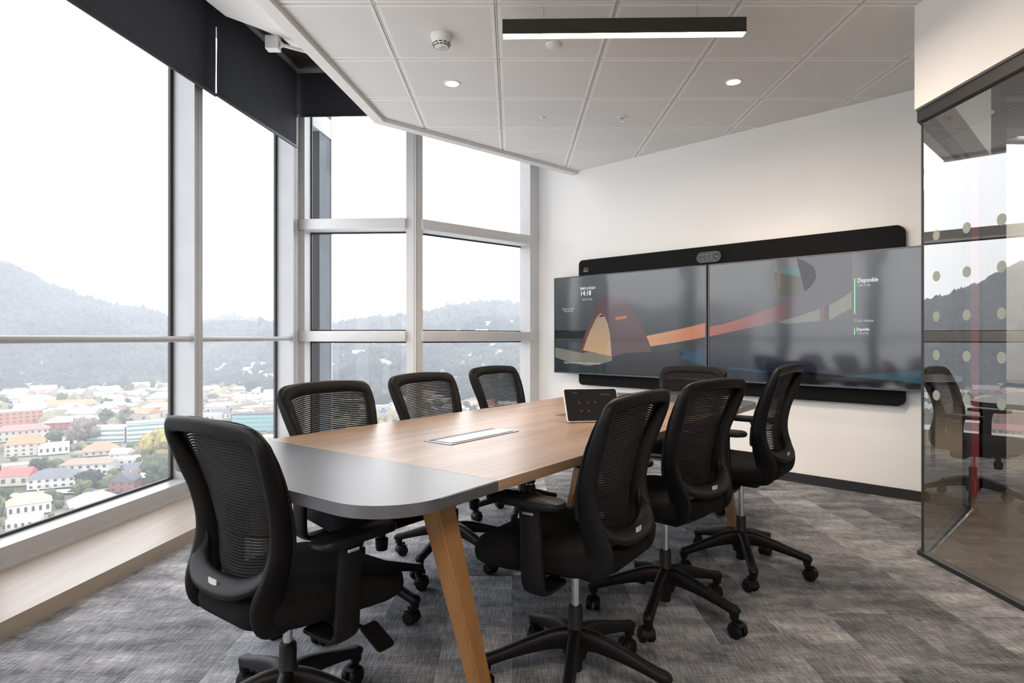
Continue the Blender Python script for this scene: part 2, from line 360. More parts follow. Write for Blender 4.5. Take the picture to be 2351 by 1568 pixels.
# ------------------------------------------------------------------ facets 3 and 4 (corner bays)
A3 = Vector((-1.935, 5.56)); B3 = Vector((-.885, 5.50)); B4 = Vector((.235, 6.50))
def bay(n, P, Q, ends, bars, rail_over=(.02, .02), zt=3.35, outk=.16):
    d = (Q-P).normalized(); nn_ = Vector((d.y, -d.x)); L_ = (Q-P).length
    if nn_.y > 0: nn_ = -nn_
    def f(s, k): p = P+d*s+nn_*k; return (p.x, p.y)
    fr = BM()
    for s0, s1, k0, k1 in ends: prism(fr, [f(s0, k0), f(s0, k1), f(s1, k1), f(s1, k0)], 0, 3.45)
    prism(fr, [f(0, -outk), f(0, .02), f(L_, .02), f(L_, -outk)], 0, .17)
    o = struct('window_%d' % n, fr, 'alu_lit_bay')
    g = BM()
    prism(g, [f(0, -outk), f(0, -outk+.02), f(.012, -outk+.02), f(.012, -outk)], .17, 3.35); prism(g, [f(L_-.02, -outk), f(L_-.02, -outk+.02), f(L_, -outk+.02), f(L_, -outk)], .17, 3.35)
    for z in bars: prism(g, [f(0, -outk), f(0, -outk+.012), f(L_, -outk+.012), f(L_, -outk)], z-.062, z+.06)
    link('gasket', g, 'gasket', o)
    link('pane', sheet(f(0, -outk+.004), f(L_, -outk+.004), .17, 3.35), 'glassw', o)
    for z in bars:
        r = BM(); a = f(-rail_over[0], .025-outk/2); b = f(L_+rail_over[1], .025-outk/2); c = ((a[0]+b[0])/2, (a[1]+b[1])/2, z)
        box(r, c, (L_+sum(rail_over), outk+.02, .095), atan2(d.y, d.x), bev=.008); link('transom', r, 'alu_lit_bay', o, 40)
    return o
bay(3, A3+Vector((.06, 0)), B3+Vector((-.06, 0)), [(-.11, .0, -.16, .0), (.93, 1.0, -.16, 0)], (2.12, 1.112), (.045, -.0))
bay(4, B3+Vector((.045, .035)), B4, [(-.02, .045, -.16, .0), (1.385, 1.56, -.16, .0)], (2.12, 1.112), (-.02, -.03))
# corner post with a grooved face
bm = BM(); prism(bm, [(-2.02, 5.46), (-1.925, 5.46), (-1.925, 5.72), (-2.02, 5.72)], 0, 3.45)
prism(bm, [(-2.12, 5.50), (-2.02, 5.46), (-2.02, 5.7), (-2.2, 5.7)], 0, 3.45); struct('trim_3', bm, 'alu_lit_bay')
bm = BM(); box(bm, (-.885, 5.60, 1.725), (.055, .2, 3.45)); struct('trim_4', bm, 'alu_lit_bay')
# return of the tower's own facade seen outside the corner
def fin():
    t = thing('facade_return', 'pale metal and green glass return of the tower outside the corner window', 'facade', (-1.95, 5.80, 0))
    def q(s0, s1, k0, k1, z0, z1, m, nm):
        b = BM(); pp = []
        for s, k in ((s0, k0), (s1, k0), (s1, k1), (s0, k1)): p = fd*s+fn*k; pp.append((p.x, p.y))
        prism(b, pp, z0, z1); return link(nm, b, m, t)
    q(.0, .48, -.3, -.25, -8, 6, mat('fin_glass', (.17,.215,.21), .3, spec=.2), 'glass_panel')
    q(.24, .50, -.25, .04, -8, 6, mat('fin_metal', (.125,.142,.165), .7, var=.12, vscale=3, spec=.1), 'metal_cladding')
    q(.225, .24, -.25, .04, -8, 6, 'gasket', 'joint')
    for z in (3.12, .9-2.4): q(-.0, .49, -.2, .05, z, z+.19, 'alu', 'spandrel')
    q(.48, .51, -.3, .05, -8, 6, 'alu', 'edge_profile')
fin()
# ------------------------------------------------------------------ roller blinds
def blind(label, s0, s1, zb, k, zt=3.42, face=None):
    a, b = (fac(s0, k), fac(s1, k)) if face is None else face
    A_, B_ = Vector(a), Vector(b); d = (B_-A_); L_ = d.length; rz = atan2(d.y, d.x)
    t = thing('roller_blind', label, 'roller blind', (A_.x, A_.y, zb), rz, 'black roller blinds')
    bm = BM(); nx = 24
    vs_ = [[bm.verts.new((L_*i/nx, .004*sin(i*1.1+j)*(j < 6)*.3, .02+(zt-zb-.02)*j/8)) for i in range(nx+1)] for j in range(9)]
    for j in range(8):
        for i in range(nx): bm.faces.new((vs_[j][i], vs_[j][i+1], vs_[j+1][i+1], vs_[j+1][i]))
    link('fabric', bm, 'blind', t, 60)
    bm = BM(); box(bm, (L_/2, 0, .011), (L_, .014, .024), bev=.004); link('bottom_bar', bm, 'gasket', t)
blind('widest black roller blind, hanging over the large left window', -1.38, 1.34, 2.742, .215)
blind('black roller blind over the narrow second window, beside the corner post', 1.352, 2.52, 2.752, .215)
blind('black roller blind facing the camera, above the corner window with the facade return', 0, 0, 3.035, 0, face=((-1.925, 5.40), (-.93, 5.36)))
blind('black roller blind far left, nearest to the camera', -4.2, -1.39, 2.742, .215)
# ------------------------------------------------------------------ ceiling fittings
t = thing('pendant_light', 'long black linear pendant light with a glowing underside, hung from the ceiling', 'pendant light', (.56, 3.095, 2.62), radians(-1.1))
bm = BM(); box(bm, (0, 0, .0385), (1.215, .052, .075), bev=.0015, seg=1); link('housing', bm, 'lampb', t)
bm = BM(); box(bm, (0, 0, .001), (1.209, .048, .004)); link('diffuser', bm, mat('pendant_glow', (1,.9,.8), .5, emit=(1,.74,.47), estr=9), t)
def glow(parent, sx, sy, e, z):
    l = bpy.data.lights.new('light', 'AREA'); l.shape = 'RECTANGLE'; l.size = sx; l.size_y = sy; l.energy = e; l.color = (1, .83, .66)
    o = bpy.data.objects.new('light', l); C.objects.link(o); o.parent = parent; o.location = (0, 0, z)
glow(t, 1.2, .045, 22, -.012)
for x in (-.40, .37):
    bm = BM(); cyl(bm, (x, 0, .075), (x, 0, ZC-2.62), .0009, seg=6); link('suspension_wire', bm, 'steel', t)
fill_pendant = thing('pendant_light', 'long black linear pendant light added unseen behind the viewpoint to fill the room', 'pendant light', (.3, -1.0, 2.62))  # unseen pendant, added behind the camera as fill light for the room
bm = BM(); box(bm, (0, 0, .0385), (1.215, .052, .075), bev=.0015, seg=1); link('housing', bm, 'lampb', fill_pendant)
bm = BM(); box(bm, (0, 0, -.004), (1.209, .048, .012)); link('diffuser', bm, 'lamp', fill_pendant); glow(fill_pendant, 1.2, .3, 42, -.012)
for nm, x, y in (('left', -.393, 4.036), ('right', 1.444, 4.01)):
    t = thing('downlight', 'round recessed downlight glowing warm, %s one' % ('above the left part of the table, nearer the windows' if nm == 'left' else 'near the white display wall'), 'downlight', (x, y, ZC-.004), 0, 'recessed downlights')
    bm = BM(); lathe(bm, [(.040, -.001), (.044, -.006), (.055, -.005), (.057, 0)]); link('trim_ring', bm, 'offw', t, 40)
    bm = BM(); lathe(bm, [(.040, -.004), (.030, -.0065), (.001, -.007)][::-1]); link('lens', bm, mat('downlight_glow', (1,.9,.8), .5, emit=(1,.80,.55), estr=14), t, 60)
    l = bpy.data.lights.new('downlight_beam', 'SPOT'); l.energy = 20; l.color = (1,.80,.58); l.spot_size = radians(120); l.spot_blend = .6; l.shadow_soft_size = .05
    o = bpy.data.objects.new('beam', l); C.objects.link(o); o.location = (0, 0, -.02); o.parent = t
t = thing('smoke_detector', 'white cone-shaped smoke detector on the ceiling tile left of the pendant light', 'smoke detector', (-.39, 3.40, ZC-.004))
bm = BM(); lathe(bm, [(.060, 0), (.060, -.016), (.055, -.020), (.050, -.045), (.040, -.062), (.030, -.066), (.001, -.067)]); link('body', bm, 'offw', t, 35)
bm = BM()
for ring, (r, z) in enumerate(((.0475, -.050), (.0405, -.060))):
    for k in range(12): a = 2*pi*k/12+ring*.1; box(bm, (r*cos(a), r*sin(a), z), (.004, .016, .005), a)
link('grille_slots', bm, 'gasket', t)
bm = BM(); lathe(bm, [(.016, -.066), (.015, -.071), (.001, -.072)]); link('sensor_tip', bm, 'tag', t, 35)
t = thing('sprinkler', 'small fire sprinkler with a round white plate, right one of the two small ceiling fittings', 'sprinkler', (.836, 4.657, ZC-.004))
bm = BM(); lathe(bm, [(.036, 0), (.034, -.006), (.022, -.008), (.018, -.003), (.001, -.003)]); link('plate', bm, 'offw', t, 35)
bm = BM(); cyl(bm, (0, 0, -.003), (0, 0, -.03), .005, seg=10); lathe(bm, [(.013, -.030), (.013, -.032), (.001, -.033)], 12); link('head', bm, 'chrome', t, 35)
bm = BM(); lathe(bm, [(.020, 0), (.019, -.010), (.001, -.011)]); o = link('ceiling_button', bm, 'offw', None, 35, (.228, 4.66, ZC-.004)); tag(o, 'tiny round white cap on the ceiling, left of the sprinkler', 'sensor')
bm = BM(); lathe(bm, [(.045, 0), (.043, -.012), (.025, -.02), (.001, -.022)]); o = link('presence_sensor', bm, 'offw', None, 35, (.236, 3.50, ZC-.004)); tag(o, 'flat round white sensor on the ceiling just behind the pendant light', 'sensor')
t = thing('junction_box', 'white junction box with a conduit under the rough plaster slab', 'junction box', (-1.67, 4.30, 3.105))
bm = BM(); box(bm, (0, 0, .05), (.09, .07, .095), bev=.004); link('box', bm, 'offw', t)
bm = BM(); cyl(bm, (.045, 0, .045), (.40, .30, .06), .012); cyl(bm, (.045, 0, .045), (.06, .012, .045), .019); link('conduit', bm, 'offw', t, 40)
# ------------------------------------------------------------------ partition of glass on the right
def zline(nm, pts, z0, z1, m, parent=None, smooth=None): b = BM(); prism(b, pts, z0, z1); return link(nm, b, m, parent)
bm = sheet((2.073, YB), (2.073, 3.106), .02, 2.25); wA = struct('window_5', bm, 'glassp')
bm = sheet((2.076, 3.109), (2.913, 3.94), .02, 2.25); wB = struct('window_6', bm, 'glassp')
for o, pts in ((wA, [(2.055, YB), (2.095, YB), (2.095, 3.10), (2.055, 3.12)]), (wB, [(2.055, 3.115), (2.09, 3.095), (2.93, 3.93), (2.90, 3.955)])):
    zline('floor_track', pts, 0, .022, 'base', o); zline('head_track', pts, 2.19, 2.25, 'base', o)
zline('end_profile', [(2.895, 3.925), (2.93, 3.925), (2.93, 3.96), (2.895, 3.96)], 0, 2.2, 'gasket', wB)
zline('corner_seal', [(2.066, 3.104), (2.074, 3.098), (2.080, 3.106), (2.072, 3.114)], .02, 2.2, 'gasket', wA)
for j, z in enumerate((.818, 1.0146, 1.203, 1.40, 1.60)):
    for i in range(0, 14):
        y = 3.004-.2*i
        if y < .3: break
        bm = BM(); cyl(bm, (2.0722, y, z), (2.0740, y, z), .025, seg=28); link('warning_dot', bm, 'dot', wA)
# ------------------------------------------------------------------ displays on the wall
ang = atan2(wd.y, wd.x)
def tv(x, y, k):   # a sight line met with the plane k metres off the wall -> (t along the wall, z)
    u = (x-CX)/F; P = W0+wn_*k; t_ = (u*P.y-P.x)/(wd.x-u*wd.y); return t_, CH-(y-HY)/F*(P.y+wd.y*t_)
t = thing('video_bar', 'wide black rounded panel mounted on the wall behind the two displays', 'video conference panel', (*wal(.049, 0), .635), ang)
bm = BM(); prism(bm, [(x+1.39, z+.6135) for x, z in rrect(1.39, .6135, .045, 8)], 0, .058, Matrix(((1,0,0,0),(0,0,-1,0),(0,1,0,0),(0,0,0,1)))); link('panel', bm, 'panel', t)
bm = BM(); XZ = Matrix(((1,0,0,0),(0,0,-1,0),(0,1,0,0),(0,0,0,1)))
prism(bm, [(x+1.383, z+1.134) for x, z in rrect(.108, .045, .044, 8)], .058, .073, XZ); cu = link('camera_unit', bm, mat('cam_grey', (.035,.035,.038), .4), t, 30)
bm = BM(); prism(bm, [(x+1.355, z+1.134) for x, z in rrect(.062, .023, .022, 8)], .073, .0755, XZ); link('lens_window', bm, mat('lens_window', (.008,.008,.01), .1), cu, 30)
for x, r in ((1.315, .014), (1.352, .016), (1.388, .014), (1.452, .022)):
    bm = BM(); lathe(bm, [(r, 0), (r, .004), (r*.8, .0045), (r*.55, .001), (.001, .0015)], 20, Matrix.Translation((x, -.0745, 1.134)) @ Matrix.Rotation(pi/2, 4, 'X')); link('lens', bm, mat('lens_glass', (.03,.025,.02), .08), cu, 30)
lg = mat('logo_grey', (.35,.35,.36), .5)
tl_, zl_ = tv(1345, 619, .06); lx, lz = tl_-.049, zl_-.635
bm = BM()
for k, h in enumerate((.006, .012, .020, .012, .006, .012, .020, .012, .006)): box(bm, (lx-.028+k*.007, -.0585, lz+.004+h/2*.9), (.0022, .001, h*.9))
link('logo_bars', bm, lg, t); textmesh('logo', 'cisco', .030, lg, t, (lx-.032, -.059, lz-.020), bold=.0006)
# the two screens
def emis(name, c1, c2=None, s=1.0, rough=.09, axis=0, lo=0, hi=1):
    m, nt, b = newmat(name); b.inputs['Base Color'].default_value = (.006,.006,.007,1); b.inputs['Roughness'].default_value = rough; b.inputs['Specular IOR Level'].default_value = .62
    b.inputs['Emission Strength'].default_value = s*.45; b.inputs['Emission Color'].default_value = (*c1, 1)
    tc = N(nt, 'TexCoord')
    if c2:
        sp = N(nt, 'SeparateXYZ'); nt.links.new(tc.outputs['Object'], sp.inputs[0]); mr = N(nt, 'MapRange'); mr.inputs['From Min'].default_value = lo; mr.inputs['From Max'].default_value = hi
        nt.links.new(sp.outputs[axis], mr.inputs['Value']); nt.links.new(ramp(nt, mr.outputs[0], [(0, c1), (1, c2)]), b.inputs['Emission Color'])
    n = N(nt, 'TexNoise', i_Scale=2.6, i_Detail=1.0); nt.links.new(tc.outputs['Object'], n.inputs['Vector']); bp = N(nt, 'Bump', i_Strength=.25, i_Distance=.012); nt.links.new(n.outputs['Fac'], bp.inputs['Height']); nt.links.new(bp.outputs['Normal'], b.inputs['Normal'])
    return m
TK = .12; TZ0, TH = .745, .957
def display(label, t0, wdt):
    t = thing('display', label, 'display', (*wal(t0, 0), TZ0), ang, 'wall displays')
    bm = BM(); box(bm, (wdt/2, -.085, TH/2), (wdt-.04, .05, TH-.06)); link('housing', bm, 'panel', t)
    bm = BM()
    for c, s in (((wdt/2, -.112, .006), (wdt, .014, .012)), ((wdt/2, -.112, TH-.005), (wdt, .014, .010)), ((.004, -.112, TH/2), (.008, .014, TH)), ((wdt-.004, -.112, TH/2), (.008, .014, TH))): box(bm, c, s)
    link('bezel', bm, 'bezel', t)
    return t
t0L = tv(1272, 700, TK)[0]; tm = tv(1622, 700, TK)[0]
T1 = display('left wall display showing a rust-coloured arch on a shore and the time', t0L, tm-t0L)
T2 = display('right wall display showing a curved pink ribbon and availability text', tm+.012, 1.672)
def scr(T, t0, ox, oy, sc, flat, m, nm, lift):
    bm = BM(); pp = []
    for i in range(0, len(flat), 2):
        a, z = tv(ox+flat[i]/sc, oy+flat[i+1]/sc, TK); pp.append((a-t0, z-TZ0))
    vv = [bm.verts.new((x, -.1135-lift*.0004, z)) for x, z in pp]; f = bm.faces.new(vv)
    bmesh.ops.triangulate(bm, faces=[f]); return link(nm, bm, m, T)
def rectscr(T, wdt, m):
    bm = BM(); vv = [bm.verts.new(p) for p in ((.008, -.1135, .012), (wdt-.008, -.1135, .012), (wdt-.008, -.1135, TH-.01), (.008, -.1135, TH-.01))]; bm.faces.new(vv); return link('screen', bm, m, T)
rectscr(T1, tm-t0L, emis('screen_left_bg', (.004,.009,.011), (.060,.066,.070), 1.4, axis=2, lo=0, hi=.95))
L = lambda pts, m, nm, lift=1: scr(T1, t0L, 1250, 560, 4.6125, pts, m, nm, lift)
L((105,915, 640,915, 1000,960, 1000,1000, 105,1000), emis('sea_band', (.002,.003,.006)), 'picture_sea')
L((110,1095, 250,1125, 400,1155, 560,1120, 700,1085, 712,1235, 600,1270, 450,1292, 250,1250, 110,1200), emis('foam', (.16,.15,.12)), 'picture_foam', 1)
L((365,1135, 420,970, 480,800, 520,690, 560,595, 600,568, 650,560, 860,560, 905,600, 950,700, 1000,810, 1075,975, 1135,1140, 860,1155, 760,1180, 712,1195, 500,1150), emis('arch_rust', (.12,.030,.015), (.085,.05,.055), axis=0, lo=.22, hi=.5), 'picture_arch', 2)
L((405,1125, 440,1020, 480,920, 520,835, 560,760, 592,735, 630,757, 665,840, 690,960, 700,1080, 708,1190, 600,1170, 500,1145), emis('arch_cream', (.42,.28,.15), (.30,.22,.16), axis=2, lo=.2, hi=.6), 'picture_arch_inside', 3)
L((588,752, 624,752, 630,768, 570,776), emis('notch', (.06,.01,.012)), 'picture_notch', 4)
L((742,775, 870,757, 862,790, 755,806), emis('slot', (.35,.12,.05)), 'picture_slot', 3)
L((1075,975, 1200,950, 1400,908, 1560,872, 1700,835, 1700,985, 1550,1015, 1400,1040, 1250,1065, 1120,1085), emis('ribbon_l', (.50,.28,.15), (.42,.15,.09), axis=0, lo=.95, hi=1.62), 'picture_ribbon', 2)
L((1430,1205, 1480,1160, 1440,1120, 1560,1150, 1700,1090, 1700,1290, 1500,1230), emis('pool_l', (.02,.05,.09)), 'picture_water', 1)
L((712,1195, 860,1155, 1135,1140, 1250,1130, 1400,1120, 1480,1160, 1430,1205, 1380,1290, 1140,1385, 700,1370), emis('rocks', (.022,.020,.022)), 'picture_rocks', 1)
txt = mat('screen_text', (.02,.02,.02), .3, emit=(.62,.62,.62), estr=.75); txd = mat('screen_text_dim', (.02,.02,.02), .3, emit=(.5,.5,.5), estr=.45)
def tx(T, t0, x, y, s, size, m, x1=None, bold=0):
    a, z = tv(x, y, TK); q = textmesh('caption', s, size, m, T, (a-t0, -.1165, z-TZ0), bold=bold)
    if x1: q.scale.x = (tv(x1, y, TK)[0]-a)/max(v.co.x for v in q.data.vertices)
cl = lambda x, y: (1250+x/4.6125, 560+y/4.6125)
for x, y, x1, st, sz, mm in ((376, 486, 535, 'SÁBADO, 26 DE JULIO', .034, txt), (377, 549, 490, '14:18', .068, txt), (400, 600, 506, 'RLA-CL-Chiloe', .030, txd), (190, 699, 316, 'Únete a la reunión', .028, txd), (208, 722, 300, 'con esta sala', .028, txd), (205, 1262, 586, 'Agrega esta sala a una reunión con tu dispositivo personal', .026, txd)):
    tx(T1, t0L, *cl(x, y), st, sz, mm, cl(x1, 0)[0])
t0R = tm+.012
rectscr(T2, 1.672, emis('screen_right_bg', (.004,.006,.013), (.062,.063,.064), 1.4, axis=2, lo=.1, hi=.8))
R = lambda pts, m, nm, lift=1: scr(T2, t0R, 1600, 560, 4.355, pts, m, nm, lift)
R((122,830, 250,803, 400,762, 550,712, 700,655, 850,592, 1000,525, 1075,478, 1130,430, 1170,380, 1190,325, 1182,270, 1160,225, 1080,172, 990,138, 1250,112, 1545,85, 1545,472, 1400,570, 1315,612, 1200,655, 1000,722, 800,778, 600,822, 400,865, 122,925), emis('ribbon_r', (.34,.10,.065), (.055,.050,.065), axis=0, lo=.0, hi=.75), 'picture_ribbon', 2)
R((800,780, 1000,724, 1228,648, 1228,770, 1100,780, 900,800), emis('water_pale', (.13,.14,.12)), 'picture_water', 1)
R((1317,612, 1400,572, 1543,476, 1543,640, 1430,700, 1320,765), emis('water_pale2', (.15,.15,.12)), 'picture_water', 1)
R((1230,645, 1268,632, 1268,770, 1230,770), emis('pillar_red', (.16,.035,.03)), 'picture_pillar', 3); R((1268,632, 1315,610, 1312,762, 1268,768), emis('pillar_grey', (.03,.03,.035)), 'picture_pillar', 3)
R((760,225, 990,235, 1165,250, 1186,300, 1185,340, 1000,315, 770,280), emis('teal', (.05,.13,.12)), 'picture_glow', 1); R((800,160, 830,158, 826,450, 812,500, 800,380), emis('orange_strip', (.13,.06,.035)), 'picture_reflection', 3)
R((770,285, 1000,320, 1183,345, 1130,428, 1000,522, 800,520), emis('olive_water', (.06,.055,.04)), 'picture_water', 1)
R((300,1230, 500,1245, 700,1275, 1000,1300, 1300,1325, 1600,1312, 2250,1265, 2250,1400, 1500,1345, 1300,1365, 1100,1300, 700,1290, 310,1250), emis('teal_sea', (.004,.045,.07)), 'picture_sea', 1)
R((690,1283, 1010,1270, 1150,1300, 1300,1352, 1500,1325, 1800,1352, 2050,1372, 2250,1402, 2250,1442, 1700,1412, 1000,1395, 710,1378), emis('black_shore', (.001,.001,.001)), 'picture_shore', 2)
gm = mat('green_bar', (.02,.02,.02), .3, emit=(.16,.60,.20), estr=.9)
R((1572,345, 1580,344, 1580,700, 1572,700), gm, 'status_bar', 5); R((1572,841, 1578,841, 1578,908, 1572,908), gm, 'status_bar', 5)
cv = lambda x, y: (1600+x/4.355, 560+y/4.355)
for x, y, x1, st, sz, mm in ((1602, 385, 1810, 'Disponible', .042, txt), (1603, 427, 1733, 'Todo el día', .030, txd), (1570, 781, 1763, '27-julio mañana', .028, txd), (1594, 867, 1722, 'Disponible', .028, txt), (1596, 903, 1715, 'Todo el día', .026, txd)):
    tx(T2, t0R, *cv(x, y), st, sz, mm, cv(x1, 0)[0])
# ------------------------------------------------------------------ meeting table
TA = radians(37.0); TP = Vector((-.069, 1.590)); TL, TWd, TZ = 2.92, 1.078, .725
Lx = Vector((sin(TA), cos(TA))); Sx = Vector((-cos(TA), sin(TA)))
t0_ = TP + Lx*(-.352) - Sx*.012      # near right corner of the rectangle
# local frame: x along the length, y across to the left
tb = thing('meeting_table', 'long meeting table with an oak top, dark grey rounded ends and splayed oak legs', 'table', (t0_.x, t0_.y, 0), atan2(Lx.y, Lx.x))
def endcap(x0, x1, sgn):
    r = .17; pts = []
    if sgn < 0:
        pts = [(x1, 0), (x1, TWd)] + [(r-r*sin(a), TWd-r+r*cos(a)) for a in [pi/2*k/10 for k in range(11)]] + [(r-r*cos(a), r-r*sin(a)) for a in [pi/2*k/10 for k in range(11)]]
    else:
        pts = [(x0, TWd), (x0, 0)] + [(x1-r+r*sin(a), r-r*cos(a)) for a in [pi/2*k/10 for k in range(11)]] + [(x1-r+r*cos(a), TWd-r+r*sin(a)) for a in [pi/2*k/10 for k in range(11)]]
    b = BM(); prism(b, pts, TZ-.030, TZ)
    ee = [e for e in b.edges if abs(e.verts[0].co.z-e.verts[1].co.z) < 1e-6 and not (abs(e.verts[0].co.x-e.verts[1].co.x) < 1e-6 and abs(e.verts[0].co.x-(x1 if sgn < 0 else x0)) < 1e-6)]
    bmesh.ops.bevel(b, geom=ee, offset=.002, segments=2, affect='EDGES'); return b
E1, E2 = .391, TL-.40
link('end_panel', endcap(0, E1, -1), 'dark_top', tb, 30); link('end_panel', endcap(E2, TL, 1), 'dark_top', tb, 30)
bm = BM(); box(bm, ((E1+E2)/2, TWd/2, TZ-.015), (E2-E1-.0016, TWd, .030), bev=.0012); link('tabletop', bm, 'oak', tb)
# cable flaps in the top
def flap(x, y):
    b = BM(); box(b, (x, y, TZ+.0012), (.40, .135, .003), bev=.001); o = link('cable_flap', b, 'steel', tb)
    b = BM(); box(b, (x, y+.047, TZ+.0032), (.37, .020, .0012)); link('slot', b, 'gasket', o)
    b = BM(); box(b, (x, y-.010, TZ+.0036), (.36, .088, .0016), bev=.0005); link('lid', b, 'steel', o)
flap(.375+.53, .525); flap(.375+1.43, .545)
# frame under the top
b = BM(); 
for x in (.40, TL-.46): box(b, (x, TWd/2, TZ-.052), (.06, .78, .04))
for y in (.30, TWd-.30): box(b, (TL/2, y, TZ-.050), (TL-.8, .05, .03))
link('under_frame', b, 'black2', tb)
def tleg(xt, yt, xf, yf, nm='leg'):
    T = Vector((xt, yt, TZ-.031)); B = Vector((xf, yf, .0)); sg = 1 if yt < TWd/2 else -1
    b = BM(); rings = []
    for p, hx, hy in ((B, .022, .020), (T, .036, .034)):
        rings.append([b.verts.new(p+Vector((sx_*hx, sy_*hy, 0))) for sx_, sy_ in ((1, 1), (-1, 1), (-1, -1), (1, -1))])
    for k in range(4): b.faces.new((rings[0][k], rings[0][(k+1) % 4], rings[1][(k+1) % 4], rings[1][k]))
    b.faces.new(rings[0][::-1]); b.faces.new(rings[1])
    ee = [e for e in b.edges if abs(e.verts[0].co.z-e.verts[1].co.z) > .3]; bmesh.ops.bevel(b, geom=ee, offset=.005, segments=3, affect='EDGES')
    o = link(nm, b, 'oakleg', tb, 40)
    b = BM(); d = (T-B)*.035; prism(b, [(xf+q[0]*.0245, yf+q[1]*.0225) for q in ((1, 1), (-1, 1), (-1, -1), (1, -1))], 0, .03, Matrix(((1,0,d.x/.0285,0),(0,1,d.y/.0285,0),(0,0,1,0),(0,0,0,1)))); link('foot', b, 'black2', o)
tleg(.305, .150, .405, .02); tleg(.305, TWd-.150, .405, TWd-.02)
tleg(TL-.40, .155, TL-.455, .02); tleg(TL-.40, TWd-.155, TL-.455, TWd-.02)
def onT(x, y): p = t0_ + Lx*x + Sx*y; return p
# tablet controller
p = onT(.375+1.13, .335)
tt = thing('tablet_controller', 'small tilted touch tablet with a pale edge standing on the oak tabletop', 'tablet', (p.x, p.y, TZ), radians(10))
TR = Matrix.Rotation(radians(-30), 4, 'X')
b = BM(); prism(b, rrect(.125, .080, .010), -.011, 0, Matrix.Translation((0, .045, .075)) @ Matrix.Rotation(radians(60), 4, 'X')); bd = link('body', b, 'offw', tt, 30)
b = BM(); prism(b, rrect(.1215, .0765, .008), .0, .0012, Matrix.Translation((0, .045, .075)) @ Matrix.Rotation(radians(60), 4, 'X')); link('screen', b, emis('tablet_screen', (.001,.001,.002), (.004,.0015,.003), axis=2, lo=.14, hi=.02, rough=.15), tt)
ICM = emis('tablet_icon', (.05,.025,.025)); MT = Matrix.Translation((0, .045, .075)) @ Matrix.Rotation(radians(60), 4, 'X') @ Matrix.Translation((0, 0, .0016))
for x, y in ((-.06, .01), (-.02, .01), (.015, .01), (-.055, -.03), (-.02, -.03)): b = BM(); prism(b, [(x+q[0], y+q[1]) for q in rrect(.006, .005, .002, 3)], 0, .0004, MT); link('icon', b, ICM, tt)
for s_, x, y, z in (('14:18', -.085, .055, .004), ('Disponible', .045, .045, .004)):
    q = textmesh('caption', s_, .010, emis('tablet_text', (.12,.12,.12)), tt, (0, 0, 0)); q.matrix_local = MT @ Matrix.Translation((x, y, .0006))
b = BM(); prism(b, [(-.05, .03), (.05, .03), (.05, .11), (-.05, .11)], 0, .012); prism(b, [(-.045, .045), (.045, .045), (.045, .085), (-.045, .085)], 0, .055); link('stand', b, 'offw', tt)
# cable spine hanging under the table
p = Vector((.076, 2.72))
cs = thing('cable_spine', 'black jointed cable spine hanging from the table to the carpet', 'cable guide', (p.x, p.y, 0))
for k in range(13):
    b = BM(); z = .06+k*.05
    box(b, (0, 0, z+.02), (.055, .012, .038), radians(12*sin(k*2.1)), bev=.002); box(b, (0, 0, z+.02), (.012, .05, .034), radians(12*sin(k*2.1)), bev=.002); box(b, (.0, 0, z), (.03, .03, .008))
    link('link', b, 'black2', cs)
b = BM(); prism(b, [(.07*cos(radians(a)), .07*sin(radians(a))) if i % 2 == 0 else (.026*cos(radians(a)), .026*sin(radians(a))) for i, a in enumerate(range(0, 360, 45))], .052, .058); prism(b, rrect(.035, .03, .008), 0, .004); box(b, (0, .0, .028), (.01, .01, .05)); link('base', b, mat('clear_grey', (.25,.25,.27), .25), cs)
b = BM(); sweep(b, crom([(-.02, .0, .10, .004, .004), (-.03, -.02, .06, .004, .004), (-.012, -.035, .022, .004, .004), (.02, -.02, .02, .004, .004)], 6), (1, 0, 0), 8, 2); link('cable', b, mat('violet_cable', (.10,.03,.25), .4), cs, 40)
b = BM(); sweep(b, crom([(.0, .0, TZ-.08, .004, .004), (.02, .01, .4, .004, .004), (-.015, -.0, .2, .004, .004), (.0, .0, .06, .004, .004)], 8), (1, 0, 0), 8, 2); link('cable', b, 'black2', cs, 40)
